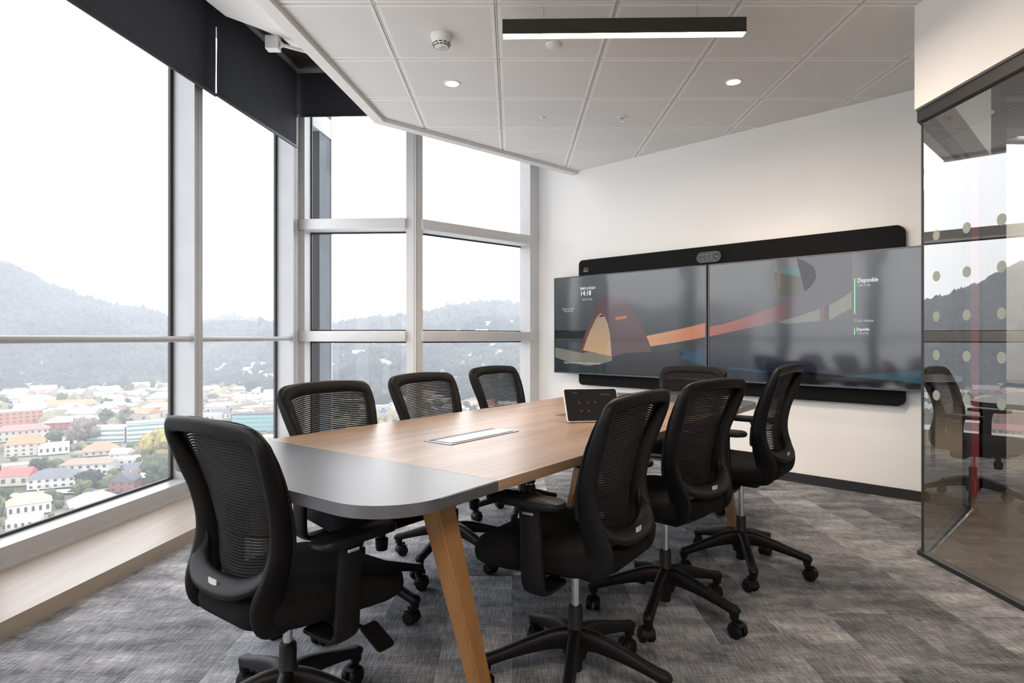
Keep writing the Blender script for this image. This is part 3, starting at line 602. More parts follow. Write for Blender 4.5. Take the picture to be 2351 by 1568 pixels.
# ------------------------------------------------------------------ office chairs
def mk_chair():
    t = thing('office_chair', 'x', 'chair'); P = {}
    def part(nm, bm, m, sm=40, par=None, up=True):
        o = link(nm, bm, m, par or t, sm); 
        if up and par is None: o['_up'] = 1
        return o
    # base
    b = BM(); lathe(b, [(.016, .045), (.021, .048), (.022, .085), (.034, .088), (.040, .11), (.040, .165), (.030, .180), (.0235, .188), (.0235, .246), (.020, .251), (.012, .252)], 28); part('hub', b, 'black', up=False)
    b = BM(); cyl(b, (0, 0, .18), (0, 0, .42), .0128, seg=24); part('gas_column', b, 'chrome', up=False)
    lb = BM(); sweep(lb, crom([(.026, 0, .150, .024, .034), (.07, 0, .150, .021, .030), (.14, 0, .136, .019, .024), (.21, 0, .117, .018, .019), (.262, 0, .102, .019, .017), (.290, 0, .094, .019, .018), (.303, 0, .086, .012, .010)], 4), (0, 1, 0), 16, 3)
    cyl(lb, (.285, 0, .066), (.285, 0, .098), .0165, .0185, seg=18)
    cb_ = BM(); MW = Matrix.Rotation(pi/2, 4, 'X')
    for s_ in (-1, 1): lathe(cb_, [(.008, .0), (.024, .0015), (.0265, .006), (.0265, .017), (.023, .022), (.001, .0235)], 26, Matrix.Translation((0, 0, 0)) @ (Matrix.Rotation(-pi/2*s_, 4, 'X')) @ Matrix.Translation((0, 0, .005)))
    sweep(cb_, [(.030*cos(a), 0, .030*sin(a), .021, .0025) for a in [radians(q) for q in range(-5, 150, 12)]], (0, 1, 0), 14, 4)
    box(cb_, (.0, 0, .022), (.030, .010, .034)); cyl(cb_, (.016, 0, .014), (.016, 0, .046), .010, seg=14)
    leg0 = None
    for k in range(5):
        if leg0 is None:
            leg0 = part('leg', lb, 'black', up=False); c0 = link('caster', cb_, 'black', leg0, 40); lg_, cs_ = leg0, c0
        else:
            lg_ = leg0.copy(); C.objects.link(lg_); lg_.parent = t; cs_ = c0.copy(); C.objects.link(cs_); cs_.parent = lg_
        lg_.rotation_euler = (0, 0, 2*pi*k/5); cs_.location = (.285-.016*cos(k*2.3), -.016*sin(k*2.3), .0268); cs_.rotation_euler = (0, 0, k*2.3)
    # seat (x right, y forward)
    out = [(x*(1-.36*min(1, max(0, (.10-y)/.335))**1.5), y) for x, y in rrect(.245, .235, .11, 8)]
    fz = lambda x, y: -.9*max(0, y-.10)**2 - .35*abs(x)**3*8*.25 + .25*max(0, -y-.12)**2
    b = BM(); slab(b, out, [(.86, .422), (.93, .426), (.985, .438), (1.0, .458), (.985, .480), (.95, .490), (.88, .496), (.6, .496), (.3, .492), (.02, .490)], fz); bmesh.ops.translate(b, vec=(0, .035, 0), verts=b.verts[:]); part('seat', b, 'fabric')
    b = BM(); slab(b, [(x*(1-.55*min(1, max(0, (.10-y)/.30))**1.3), y*(.90 if y < 0 else 1)) for x, y in rrect(.225, .20, .09, 8)], [(.55, .398), (.9, .402), (1.0, .416), (.98, .428)], lambda x, y: .05*y); bmesh.ops.translate(b, vec=(0, .03, 0), verts=b.verts[:]); part('seat_pan', b, 'black')
    b = BM(); box(b, (0, .01, .395), (.15, .22, .045), bev=.012); cyl(b, (0, 0, .365), (0, 0, .39), .03); part('mechanism', b, 'black2')
    b = BM(); cyl(b, (.06, .10, .36), (.24, .10, .355), .006); prism(b, rrect(.045, .028, .01, 4), -.003, .003, Matrix.Translation((.255, .10, .35)) @ Matrix.Rotation(radians(28), 4, 'Y')); part('lever', b, 'black')
    b = BM(); lathe(b, [(.001, .300), (.021, .301), (.023, .305), (.026, .345), (.015, .35), (.015, .38)], 20, Matrix.Translation((0, .135, 0))); part('tension_knob', b, 'black')
    # back frame
    side = [(.10, .02, .432, .014, .020), (.132, -.07, .432, .014, .022), (.146, -.120, .436, .014, .030), (.150, -.152, .456, .014, .043), (.153, -.158, .50, .014, .047), (.161, -.146, .55, .014, .042), (.170, -.134, .61, .0145, .036), (.178, -.136, .67, .015, .031), (.190, -.152, .74, .015, .027), (.203, -.174, .80, .0155, .025), (.213, -.195, .850, .016, .021), (.2165, -.209, .882, .017, .017), (.213, -.216, .902, .020, .014), (.198, -.221, .915, .022, .012), (.165, -.226, .921, .022, .011), (.08, -.234, .926, .022, .010), (0, -.237, .928, .022, .010)]
    full = side + [(-p[0], *p[1:]) for p in side[::-1][1:]]
    b = BM(); sweep(b, crom(full, 5), (0, 1, .0), 16, 2.6); part('back_frame', b, 'black')
    # lumbar band with tag
    lum = [(.168, -.145, .622, .008, .006), (.162, -.152, .585, .018, .010), (.143, -.172, .554, .026, .012), (.100, -.190, .534, .029, .013), (.05, -.198, .526, .030, .014), (0, -.200, .524, .030, .014)]
    b = BM(); sweep(b, crom(lum+[(-p[0], *p[1:]) for p in lum[::-1][1:]], 5), (0, .2, 1), 16, 2.8); lb_ = part('lumbar_band', b, 'black')
    b = BM(); prism(b, [(x, -.2145-.0015*(1-(x/.019)**2)) for x in (-.019, -.010, 0, .010, .019)]+[(x, -.2125) for x in (.019, -.019)], .523, .544); link('tag', b, 'tag', lb_)
    # mesh: horizontal threads one can see through, closed margin around
    def bs(z):   # side offset, back offset on the frame at height z
        for a, c in zip(side[4:], side[5:]):
            if a[2] <= z <= c[2]: u = (z-a[2])/(c[2]-a[2]); return a[0]+(c[0]-a[0])*u+.011, a[1]+(c[1]-a[1])*u+(a[4]+(c[4]-a[4])*u)*.93
        return side[12][0]+.011, side[12][1]+.014
    def surf(u, v):   # u -1..1, v 0..1
        zs = .585+.312*v; zc = .535+.410*v; e_ = abs(u)**(2.2+2.8*v); z = zc*(1-e_)+zs*e_; x, y = bs(max(.54, min(.895, zs))); y -= (.062*(1-v)+.024*v)*(1-u*u)
        return Vector((x*u, y+.004, z))
    b = BM(); NR = 52; NS = 16
    for r in range(NR):
        v0 = r/NR; v1 = v0+.74/NR; rows = []
        for v in (v0, v1): rows.append([b.verts.new(surf(-1+2*k/NS, v)) for k in range(NS+1)])
        for k in range(NS): b.faces.new((rows[0][k], rows[0][k+1], rows[1][k+1], rows[1][k]))
    for us in ((-1, -.83), (.83, 1)):
        rr = [[b.verts.new(surf(us[0]+(us[1]-us[0])*i/2, j/20)+Vector((0, .001, 0))) for i in range(3)] for j in range(21)]
        for j in range(20):
            for i in range(2): b.faces.new((rr[j][i], rr[j][i+1], rr[j+1][i+1], rr[j+1][i]))
    for vs2 in ((0, .05), (.90, 1.0)):
        rr = [[b.verts.new(surf(-1+2*i/NS, vs2[0]+(vs2[1]-vs2[0])*j/2)+Vector((0, .001, 0))) for i in range(NS+1)] for j in range(3)]
        for j in range(2):
            for i in range(NS): b.faces.new((rr[j][i], rr[j][i+1], rr[j+1][i+1], rr[j+1][i]))
    for k in range(0):   # fine upright yarns
        u = -1+2*k/4; a = [surf(u-  .0012, j/10) for j in range(11)]; c = [surf(u+  .0012, j/10) for j in range(11)]
        va = [b.verts.new(p+Vector((0, .0007, 0))) for p in a]; vc = [b.verts.new(p+Vector((0, .0007, 0))) for p in c]
        for j in range(10): b.faces.new((va[j], vc[j], vc[j+1], va[j+1]))
    o = part('back_mesh', b, 'meshf'); md = o.modifiers.new('s', 'SOLIDIFY'); md.thickness = .0034
    for s_ in (1, -1):
        b = BM(); sweep(b, crom([(s_*.13, -.01, .382, .010, .032), (s_*.22, -.01, .382, .010, .034), (s_*.258, -.01, .395, .011, .036), (s_*.268, -.01, .43, .012, .037), (s_*.270, -.008, .52, .013, .035), (s_*.270, -.004, .60, .014, .034), (s_*.270, 0, .636, .018, .040)], 4), (0, 0, 1), 16, 3.2); a_ = part('armrest', b, 'black')
        b = BM(); slab(b, rrect(.042, .125, .036, 6), [(.80, .634), (.96, .638), (1.0, .646), (.985, .654), (.94, .658), (.02, .659)], lambda x, y: -.6*max(0, abs(y)-.06)**2); bmesh.ops.translate(b, vec=(s_*.268, .015, 0), verts=b.verts[:]); link('arm_pad', b, 'black', a_, 40)
        b = BM(); box(b, (s_*.288, -.006, .617), (.006, .036, .009), bev=.002); link('button', b, 'chrome', a_)
    return t
def clone(o, parent=None):
    c = o.copy(); C.objects.link(c)
    if parent: c.parent = parent
    for ch in list(o.children): clone(ch, c)
    return c
chair0 = mk_chair(); used = False
def put(x, y, face, base, lift, label):
    """face: direction the chair looks, degrees clockwise from +Y; base: angle of the first leg, degrees from +X"""
    global used
    t = clone(chair0) if used else chair0; used = True
    t.location = (x, y, 0); t.rotation_euler = (0, 0, -radians(face))
    t['label'] = label; t['group'] = 'black mesh office chairs around the table'
    k = 0
    for ch in t.children:
        n = ch.name.split('.')[0]
        if n == 'leg': ch.rotation_euler = (0, 0, radians(base+72*k)+radians(face)); k += 1
        elif ch.get('_up'): ch.location.z = lift
    return t
DG = 37.0
CHAIRS = [
 (-.625, 1.715, 36.4, 64, -.048, 'black mesh chair in the left foreground at the near grey end of the table'),
 (.201, 1.952, -55.7, 43, -.006, 'nearest black mesh chair of the three on the right side of the table'),
 (.614, 2.465, -44, 28, 0, 'middle black mesh chair of the three on the right side of the table'),
 (1.09, 2.93, -52, 44, .035, 'farthest black mesh chair on the right side of the table, turned beside the display wall'),
 (-.62, 2.50, DG+90, -30, -.035, 'nearest black mesh chair of the three on the window side of the table'),
 (-.29, 3.06, DG+90, -45, -.030, 'middle black mesh chair of the three on the window side of the table'),
 (.06, 3.72, DG+90, -28, -.025, 'farthest black mesh chair on the window side, next to the white wall'),
 (1.11, 4.05, DG+180, 20, -.045, 'black mesh chair at the far grey end of the table, before the wall displays'),
]
for c in CHAIRS: put(*c)
for o in bpy.data.objects:
    if '_up' in o: del o['_up']
# ------------------------------------------------------------------ the city and the hills outside
GZ = -45.0; EY = CH - GZ
RIDGE = [(-1200, 600), (-600, 560), (-200, 585), (0, 616), (30, 622), (60, 640), (110, 668), (150, 683), (200, 703), (250, 716), (300, 724), (340, 728), (397, 744), (440, 752), (480, 748), (520, 738), (560, 744), (600, 752), (650, 756), (753, 760), (800, 754), (840, 746), (890, 742), (925, 736), (970, 730), (1000, 724), (1050, 712), (1100, 707), (1150, 708), (1205, 714), (1400, 722), (2400, 730)]
FOOT = [(-1200, 905), (0, 895), (200, 890), (400, 880), (520, 880), (640, 905), (760, 940), (860, 935), (960, 900), (1050, 915), (1205, 930), (1500, 930), (2400, 920)]
def interp(t, x):
    if x <= t[0][0]: return t[0][1]
    for a, b in zip(t, t[1:]):
        if x <= b[0]: u = (x-a[0])/(b[0]-a[0]); return a[1]+(b[1]-a[1])*u
    return t[-1][1]
def azpx(az): return CX+F*math.tan(az) if abs(az) < 1.15 else (-1200 if az < 0 else 2400)
def terr(az, r):
    px = azpx(az); ca = max(cos(az), .40); rf = EY*F/(interp(FOOT, px)-HY)/ca*.98; rr = max(rf*1.45, 950.0)
    zr = CH+(HY-interp(RIDGE, px))/F*ca*rr
    u = (r-rf)/(rr-rf)
    if u <= 0: return GZ
    x, y = r*sin(az), r*cos(az)
    if u < 1: h = GZ+(zr-GZ)*(u*.55+.45*u*u*(3-2*u))
    else: h = zr-(r-rr)*.12
    return h+(9*noise.noise(Vector((x*.009, y*.009, 1)))+5*noise.noise(Vector((x*.025, y*.025, 4))))*min(1, u*3)*(1 if u < .9 else max(.15, 1-(u-.9)*8))
AZ0, AZ1, NA, NRr = radians(-112), radians(52), 330, 90
bm = BM(); grid_ = []
for i in range(NA+1):
    az = AZ0+(AZ1-AZ0)*i/NA; row = []
    for j in range(NRr+1):
        r = 60*(1700/60)**(j/NRr); row.append(bm.verts.new((r*sin(az), r*cos(az), terr(az, r)-.4)))
    grid_.append(row)
for i in range(NA):
    for j in range(NRr): bm.faces.new((grid_[i][j], grid_[i+1][j], grid_[i+1][j+1], grid_[i][j+1]))
m, nt, b = newmat('city_ground'); tcn = N(nt, 'TexCoord')
n = N(nt, 'TexNoise', i_Scale=.035, i_Detail=8.0); nt.links.new(tcn.outputs['Object'], n.inputs['Vector'])
nt.links.new(ramp(nt, n.outputs['Fac'], [(.32, (.045,.055,.035)), (.48, (.10,.10,.075)), (.60, (.20,.19,.165)), (.75, (.33,.31,.28))]), b.inputs['Base Color']); b.inputs['Roughness'].default_value = 1; b.inputs['Specular IOR Level'].default_value = 0
o = link('hillside_ground', bm, m, None, 80); o['kind'] = 'structure'
def onground(px, py):   # where a sight line through (px, py) meets the flat city floor
    Y = EY*F/(py-HY); return (px-CX)/F*Y, Y
def foliage(name, cols, sc=7):
    m, nt, b = newmat(name); tc = N(nt, 'TexCoord'); oi = N(nt, 'ObjectInfo')
    n = N(nt, 'TexNoise', i_Scale=sc, i_Detail=6.0); nt.links.new(tc.outputs['Object'], n.inputs['Vector'])
    mm = mth(nt, 'MULTIPLY_ADD', oi.outputs['Random'], .35, mth(nt, 'SUBTRACT', n.outputs['Fac'], .17))
    nt.links.new(ramp(nt, mm, [(.28, cols[0]), (.5, cols[1]), (.72, cols[2])]), b.inputs['Base Color']); b.inputs['Roughness'].default_value = .9; b.inputs['Specular IOR Level'].default_value = .1
    return m
fo = [foliage('olive_foliage', ((.028,.040,.022), (.065,.080,.040), (.13,.135,.07))), foliage('dark_foliage', ((.016,.026,.018), (.035,.052,.032), (.08,.095,.055))), foliage('autumn_foliage', ((.09,.08,.03), (.20,.17,.055), (.30,.25,.10))), foliage('bare_twigs', ((.07,.06,.05), (.14,.12,.10), (.22,.19,.165)))]
fh = foliage('hill_foliage', ((.014,.019,.018), (.036,.042,.036), (.085,.085,.066)), .012)
trunkm = mat('trunk', (.06,.045,.03), .9)
def crown(seed, n, tall=1.0):
    rnd = random.Random(seed); b = BM()
    for k in range(n):
        a = rnd.uniform(0, 2*pi); rr = rnd.uniform(0, .62); z = rnd.uniform(.35, .95); rad = rnd.uniform(.20, .36)*(1.15-z*.45)
        q = bmesh.ops.create_icosphere(b, subdivisions=3, radius=rad, matrix=Matrix.Translation((rr*cos(a)*(1.25-z*.6), rr*sin(a)*(1.25-z*.6), z*tall)))
        for v in q['verts']:
            p = v.co; d = noise.noise(p*6+Vector((seed, 0, 0)))*.13+noise.noise(p*16)*.12+noise.noise(p*34)*.06; v.co = p+(p-Vector((0, 0, .5))).normalized()*d
    return b
protos = []
for k in range(6):
    t = bpy.data.objects.new('tree', None); C.objects.link(t); cr = link('crown', crown(k+3, 13+k, 1.0 if k < 4 else 1.5), fo[k % 4], t, 60)
    b = BM(); cyl(b, (0, 0, 0), (0, 0, .45), .05, .03, 8); link('trunk', b, trunkm, t); protos.append(t)
tree_n = 0; FOOTP = []; LMK = []; RECT = []
def hides(X, Y, r, h):
    px = CX+X/Y*F; yb = HY+EY/Y*F; yt = HY+(EY-h)/Y*F; w_ = r/Y*F
    return any(yb > b and px+w_ > x0 and px-w_ < x1 and yt < b-.25*(b-t) for x0, x1, t, b in RECT)
def SHORT(l):
    q = l.split(',')[0].split()
    for i, w_ in enumerate(q):
        if i > 1 and w_ in ('under', 'with', 'at', 'behind', 'right', 'in', 'above', 'near', 'just', 'beside', 'low', 'seen'):
            q = q[:i] + (q[i:i+5] if i < 4 and w_ == 'with' else []); break
    return ' '.join(q[:8])
def free(x, y, r): return all((x-a)**2+(y-c)**2 > (r+d)**2 for a, c, d in FOOTP)
def tree(x, y, s, k, label, group=None, z=GZ):
    global tree_n
    p = protos[k]; t = p if 'label' not in p else clone(p)
    t.location = (x, y, z); t.scale = (s, s, s*random.uniform(.9, 1.2)); t.rotation_euler = (0, 0, random.uniform(0, 6.28)); tag(t, label, 'tree', group); tree_n += 1
WIN = mat('window_dark', (.05,.06,.07), .25); WTE = mat('teal_ribbon_window', (.10,.20,.20), .15)
MC = {}
def pm(c, r=.85):
    if c not in MC: MC[c] = mat('paint_%d' % len(MC), c, r, var=.08, vscale=.4, spec=.2)
    return MC[c]
WH, CRM, BRK, ORB, MAG, GRY = (.44,.43,.41), (.37,.335,.285), (.21,.085,.065), (.32,.14,.08), (.27,.05,.07), (.22,.225,.235)
RED, TER, SLA, PAL, BEI, PNK = (.28,.10,.075), (.34,.15,.095), (.10,.105,.12), (.36,.355,.335), (.33,.295,.25), (.36,.225,.18)
def house(label, x0, x1, yb, yt, wall, roof, kind='hip', rot=0, fl=2, nc=4, dep=.7, cat='house', rh=.3, name='house', z0=None, win=None, group=None, band=False, chim=False, py=None):
    """x0..x1: seen width, yb: where it meets the ground, yt: eaves"""
    X, Y = onground((x0+x1)/2, py or yb); z0 = GZ if z0 is None else z0
    if z0 != GZ: pass
    wd_ = (x1-x0)/F*Y*.94; h = (yb-yt)/F*Y; dp = wd_*dep
    if group is None: RECT.append((x0, x1, yt, yb)); LMK.append((X, Y+dp/2, 'the '+SHORT(label)))
    t = thing(name, label, cat, (X, Y+dp/2, z0), radians(rot)+atan2(-X, Y)*.8, group); FOOTP.append((X, Y+dp/2, wd_*.5))
    b = BM(); box(b, (0, 0, h/2), (wd_, dp, h)); link('wall', b, pm(wall), t)
    b = BM(); o_ = .06*wd_*(.6 if kind != 'flat' else .12)
    if kind == 'flat': box(b, (0, 0, h+.15), (wd_+o_, dp+o_, .5))
    else:
        W_, D_ = wd_/2+o_, dp/2+o_; H_ = rh*min(wd_, dp); e = [b.verts.new(p) for p in ((-W_, -D_, h), (W_, -D_, h), (W_, D_, h), (-W_, D_, h))]
        if kind == 'hip': q = [b.verts.new((-W_+D_*.8 if W_ > D_ else 0, 0, h+H_)), b.verts.new((W_-D_*.8 if W_ > D_ else .01, 0, h+H_))]; b.faces.new((e[0], e[1], q[1], q[0])); b.faces.new((e[2], e[3], q[0], q[1])); b.faces.new((e[1], e[2], q[1])); b.faces.new((e[3], e[0], q[0]))
        elif kind == 'gable': q = [b.verts.new((-W_, 0, h+H_)), b.verts.new((W_, 0, h+H_))]; b.faces.new((e[0], e[1], q[1], q[0])); b.faces.new((e[2], e[3], q[0], q[1])); b.faces.new((e[1], e[2], q[1])); b.faces.new((e[3], e[0], q[0]))
        else: q = [b.verts.new((0, -D_, h+H_)), b.verts.new((0, D_, h+H_))]; b.faces.new((e[0], q[0], q[1], e[3])); b.faces.new((e[1], e[2], q[1], q[0])); b.faces.new((e[0], e[1], q[0])); b.faces.new((e[2], e[3], q[1]))
        b.faces.new(e[::-1])
    link('roof', b, pm(roof), t)
    if kind == 'front':
        b = BM(); a = [b.verts.new(p) for p in ((-wd_/2, -dp/2-.05, h), (wd_/2, -dp/2-.05, h), (0, -dp/2-.05, h+rh*min(wd_, dp)*.93))]; b.faces.new(a); link('gable_wall', b, pm(wall), t)
    fh_ = h/fl
    for f_ in range(fl):
        if band:
            b = BM(); box(b, (0, -dp/2-.02, fh_*(f_+.55)), (wd_*.97, .12, fh_*.42)); box(b, (wd_/2+.02, 0, fh_*(f_+.55)), (.12, dp*.95, fh_*.42)); box(b, (-wd_/2-.02, 0, fh_*(f_+.55)), (.12, dp*.95, fh_*.42)); link('window_band', b, win or WTE, t)
            continue
        for c in range(nc):
            b = BM(); ww = wd_/nc*.38; x = -wd_/2+wd_*(c+.5)/nc; box(b, (x, -dp/2-.02, fh_*(f_+.52)), (ww, .15, fh_*.42)); link('window', b, win or WIN, t)
    if chim: b = BM(); box(b, (wd_*.2, 0, h+rh*min(wd_, dp)*.9), (wd_*.05, wd_*.05, wd_*.14)); link('chimney', b, pm((.5,.28,.2)), t)
    return t
H = house
H('orange brick block with a grey glazed wing at the left window edge', -20, 70, 982, 946, ORB, GRY, 'flat', 20, 4, 7, .5, 'building')
H('long beige block under a faded red roof, in front of the orange brick block', -10, 90, 1012, 988, CRM, (.31,.13,.12), 'hip', 8, 2, 8, .35, 'building', .35)
H('beige villa with a bright orange hip roof at the left edge', 2, 76, 1048, 1020, CRM, (.37,.15,.085), 'hip', 0, 3, 5, .7, 'house', .42)
H('low white flat-roofed building right of the orange-roofed villa', 76, 138, 1044, 1024, WH, PAL, 'flat', 6, 1, 5, .8, 'building')
H('magenta walled building with a wide pale roof', 95, 206, 984, 969, MAG, PAL, 'hip', -4, 2, 8, .5, 'building', .22)
H('long white office block with green glass strips and a rooftop block', 172, 276, 1016, 985, WH, PAL, 'flat', -14, 3, 6, .6, 'building', band=True)
H('white office block with teal glass bands, half behind the foreground chair', 280, 362, 1012, 972, (.38,.39,.39), GRY, 'flat', 8, 4, 6, .6, 'building', band=True)
H('low house with a wide terracotta roof behind the white red-roofed house', 178, 250, 1046, 1036, CRM, TER, 'hip', 5, 1, 5, .8, 'house', .32)
H('house with a plain grey-beige gable roof right of the terracotta one', 248, 290, 1056, 1042, CRM, (.44,.41,.36), 'gable', -20, 1, 3, .9, 'house', .3)
H('white cubic three-storey house with a shallow red roof', 133, 236, 1093, 1066, WH, (.34,.15,.115), 'hip', -12, 2, 6, .6, 'house', .16)
H('white modern flat-roofed villa right of the white red-roofed house', 224, 306, 1076, 1058, WH, WH, 'flat', 6, 2, 5, .6, 'house')
H('white house with a dark slate hip roof, lower left of the window', 53, 150, 1122, 1098, WH, SLA, 'hip', -4, 2, 6, .7, 'house', .26)
H('cream house with a red gable roof at the left edge', -8, 55, 1116, 1094, CRM, (.30,.09,.085), 'gable', -16, 1, 3, .8, 'house', .35)
H('white house with a pale orange roof at the left edge, above the red gable', -6, 46, 1086, 1072, WH, PNK, 'flat', 5, 1, 3, .8, 'house')
H('dark red brick house with a slate gable roof', 247, 300, 1130, 1106, BRK, SLA, 'front', -14, 2, 3, 1.0, 'house', .4, chim=True)
H('orange brick house with a dark grey roof behind the red brick one', 274, 330, 1098, 1080, (.48,.22,.11), SLA, 'gable', 18, 1, 3, .8, 'house', .35, chim=True)
H('large house with a faded pink roof in the lower left corner', 2, 88, 1184, 1158, WH, PNK, 'hip', 8, 1, 6, .7, 'house', .36, chim=True)
H('broad beige roofed building near the lower sill', 140, 240, 1172, 1160, CRM, BEI, 'hip', 12, 1, 6, .8, 'house', .3)
H('tan gabled house just above the sill', 140, 204, 1200, 1184, BEI, (.30,.25,.20), 'front', -6, 1, 3, 1.0, 'house', .35)
H('white pergola house at the bottom left corner', 8, 76, 1216, 1196, WH, (.55,.54,.50), 'flat', -4, 1, 5, .6, 'house')
H('brown brick apartment block at the right edge of the large window', 322, 392, 956, 935, (.36,.22,.18), (.50,.33,.24), 'hip', -6, 3, 8, .4, 'building', .3)
H('small brick annex near the table corner', 316, 346, 1112, 1096, BRK, (.4,.4,.4), 'gable', 0, 1, 2, 1.0, 'house')
H('teal glass office block with a dark roof band, in the second window', 528, 626, 990, 952, (.10,.20,.20), (.05,.05,.06), 'flat', -10, 4, 6, .5, 'building', band=True, win=mat('teal_glass', (.16,.27,.28), .12))
H('white slender tower block in the second window', 588, 603, 905, 880, WH, WH, 'flat', 0, 5, 2, .8, 'building')
H('white gabled houses beside the teal office', 480, 520, 962, 950, WH, SLA, 'gable', 10, 1, 4, .7, 'house', .4)
H('white house with a grey roof at the left edge of the second window', 471, 500, 985, 974, WH, (.4,.4,.4), 'hip', 0, 2, 3, .7, 'house', .35)
H('flat pale roof low in the second window', 596, 640, 1016, 1004, PAL, PAL, 'flat', -8, 1, 3, .7, 'building')
H('long white station roof seen between two window-side chairs', 840, 900, 892, 884, WH, WH, 'flat', -18, 1, 4, .3, 'building', z0=-45)
H('small cream house beside the railway', 846, 876, 936, 926, CRM, WH, 'gable', 4, 1, 2, .8, 'house', .3)
NM = {WH: 'white', CRM: 'cream', PAL: 'pale grey', (.32,.22,.18): 'brick-pink', (.38,.355,.32): 'sand', TER: 'terracotta', GRY: 'grey', (.30,.17,.135): 'rusty', BEI: 'beige', (.35,.34,.33): 'light'}
def pane_of(px): return 'large left window' if px < 400 else 'second window' if px < 640 else 'corner bay' if px < 940 else 'last bay'
gh = 'small pale houses scattered at the foot of the hill'; rnd = random.Random(5); wc = [WH, CRM, PAL, (.32,.22,.18), WH, (.38,.355,.32)]; rc = [TER, PAL, GRY, (.30,.17,.135), WH, BEI, (.35,.34,.33)]
hz = 0
for k in range(420):
    if hz >= 120: break
    a, b_ = rnd.choice([(6, 396), (6, 396), (472, 628), (755, 925), (968, 1205)]); px = rnd.uniform(a, b_); py = rnd.uniform(896, 975) if px < 700 else rnd.uniform(905, 960)
    X, Y = onground(px, py); r = 7
    if not free(X, Y, r): continue
    if terr(atan2(X, Y), sqrt(X*X+Y*Y)) > GZ+.5: continue
    wpx = rnd.uniform(9, 17)/Y*F; wcol, rcol, kd = rnd.choice(wc), rnd.choice(rc), rnd.choice(['hip', 'gable', 'flat'])
    H('small %s house with a %s %s roof in the %s' % (NM[wcol], NM[rcol], kd, pane_of(px)), px-wpx/2, px+wpx/2, py, py-rnd.uniform(3.5, 6)/Y*F, wcol, rcol, kd, rnd.uniform(-40, 40), 1, 3, .7, group=gh); hz += 1
for k in range(60):   # houses up the slope in the right bays
    px = rnd.choice([rnd.uniform(968, 1205), rnd.uniform(755, 925), rnd.uniform(472, 628)]); az = math.atan((px-CX)/F); r = rnd.uniform(560, 760); z = terr(az, r)
    if k > 34: break
    wcol, rcol = rnd.choice(wc), rnd.choice(rc)
    t = house('small %s house with a %s roof on the wooded slope in the %s' % (NM[wcol], NM[rcol], pane_of(px)), 0, 10, 900, 896, wcol, rcol, 'gable', rnd.uniform(-40, 40), 1, 2, .7, group='small pale houses on the wooded slope')
    wm = rnd.uniform(9, 15)/(10/F*onground(5, 900)[1]); t.scale = (wm, wm, wm*1.1); t.location = (r*sin(az), r*cos(az), z-.5)
# trees between the houses
gt = ['olive green tree among the houses below the windows', 'dark green tree among the houses below the windows', 'yellowish autumn tree among the houses below the windows', 'bare grey-brown tree among the houses below the windows']
rt = random.Random(11); c_ = 0
for k in range(2500):
    if c_ >= 250: break
    px = rt.choice([rt.uniform(-30, 400), rt.uniform(-30, 400), rt.uniform(466, 640), rt.uniform(740, 930), rt.uniform(965, 1210)]); py = rt.uniform(905, 1235) if px < 640 else rt.uniform(900, 1000)
    X, Y = onground(px, py); s = rt.uniform(3.0, 6.2)
    if not free(X, Y, s*.45) or hides(X, Y, s*.75, s*1.25): continue
    k_ = rt.choices([0, 1, 2, 3, 4, 5], [5, 4, 2.2, 3, 2, 2])[0]; g_ = gt[[0, 1, 2, 3, 0, 1][k_]]; cn = g_.split(' among')[0]
    lm = min(LMK, key=lambda q: (q[0]-X)**2+(q[1]-Y)**2); dx, dy = X-lm[0], Y-lm[1]
    rel = ('right of' if dx > 0 else 'left of') if abs(dx) > abs(dy) else ('behind' if dy > 0 else 'in front of')
    tree(X, Y, s, k_, '%s %s %s %s' % ('small' if s < 4 else 'medium' if s < 5.2 else 'tall', cn, rel, lm[2]), cn+'s among the houses'); FOOTP.append((X, Y, s*.3)); c_ += 1
tree(*onground(372, 1066), 9.5, 2, 'large yellow-green tree beside the grey table corner'); tree(*onground(355, 1120), 8.5, 1, 'large dark tree beneath the yellow-green tree'); tree(*onground(205, 1128), 6.0, 1, 'broad dark green tree in front of the white cubic house')
tree(*onground(190, 1018), 9, 3, 'tall brown-green tree in front of the long white office block')
# the farther woods: nobody could count them
def woods(name, label, n, gen, m, seed):
    rnd = random.Random(seed); import numpy as np
    b = BM(); bmesh.ops.create_icosphere(b, subdivisions=1, radius=1); b.verts.ensure_lookup_table()
    bv = np.array([v.co[:] for v in b.verts]); bf = np.array([[v.index for v in f.verts] for f in b.faces]); b.free()
    V, Fc = [], []
    rs = np.random.RandomState(seed)
    for k in range(n):
        g = gen(rnd)
        if g is None: continue
        x, y, z, s, h = g; q = bv*(1+.22*rs.randn(len(bv), 1)); V.append(q*np.array([s, s, h])+np.array([x, y, z+h*.55])); Fc.append(bf+len(bv)*(len(V)-1))
    V = np.concatenate(V); Fc = np.concatenate(Fc); me = bpy.data.meshes.new(name); me.from_pydata(V.tolist(), [], Fc.tolist()); me.materials.append(m)
    me.polygons.foreach_set('use_smooth', [True]*len(me.polygons)); o = bpy.data.objects.new(name, me); C.objects.link(o); tag(o, label, 'forest', kind='stuff')
def g1(r_):
    px = r_.uniform(-260, 1400); az = math.atan((px-CX)/F); ca = cos(az); rf = EY*F/(interp(FOOT, px)-HY)/ca*.98; rr = max(rf*1.45, 950)
    u = r_.random()**.8 if r_.random() < .8 else r_.uniform(.95, 1.01); r = rf*.9+(rr-rf*.9)*u; s = r_.uniform(3.0, 6.5); return r*sin(az), r*cos(az), terr(az, r)-.6, s, s*r_.uniform(.8, 1.5)
def g1b(r_):
    az = r_.uniform(AZ0, math.atan((-260-CX)/F)); r = r_.uniform(350, 1250); s = r_.uniform(4, 8); return r*sin(az), r*cos(az), terr(az, r)-.6, s, s*r_.uniform(.8, 1.4)
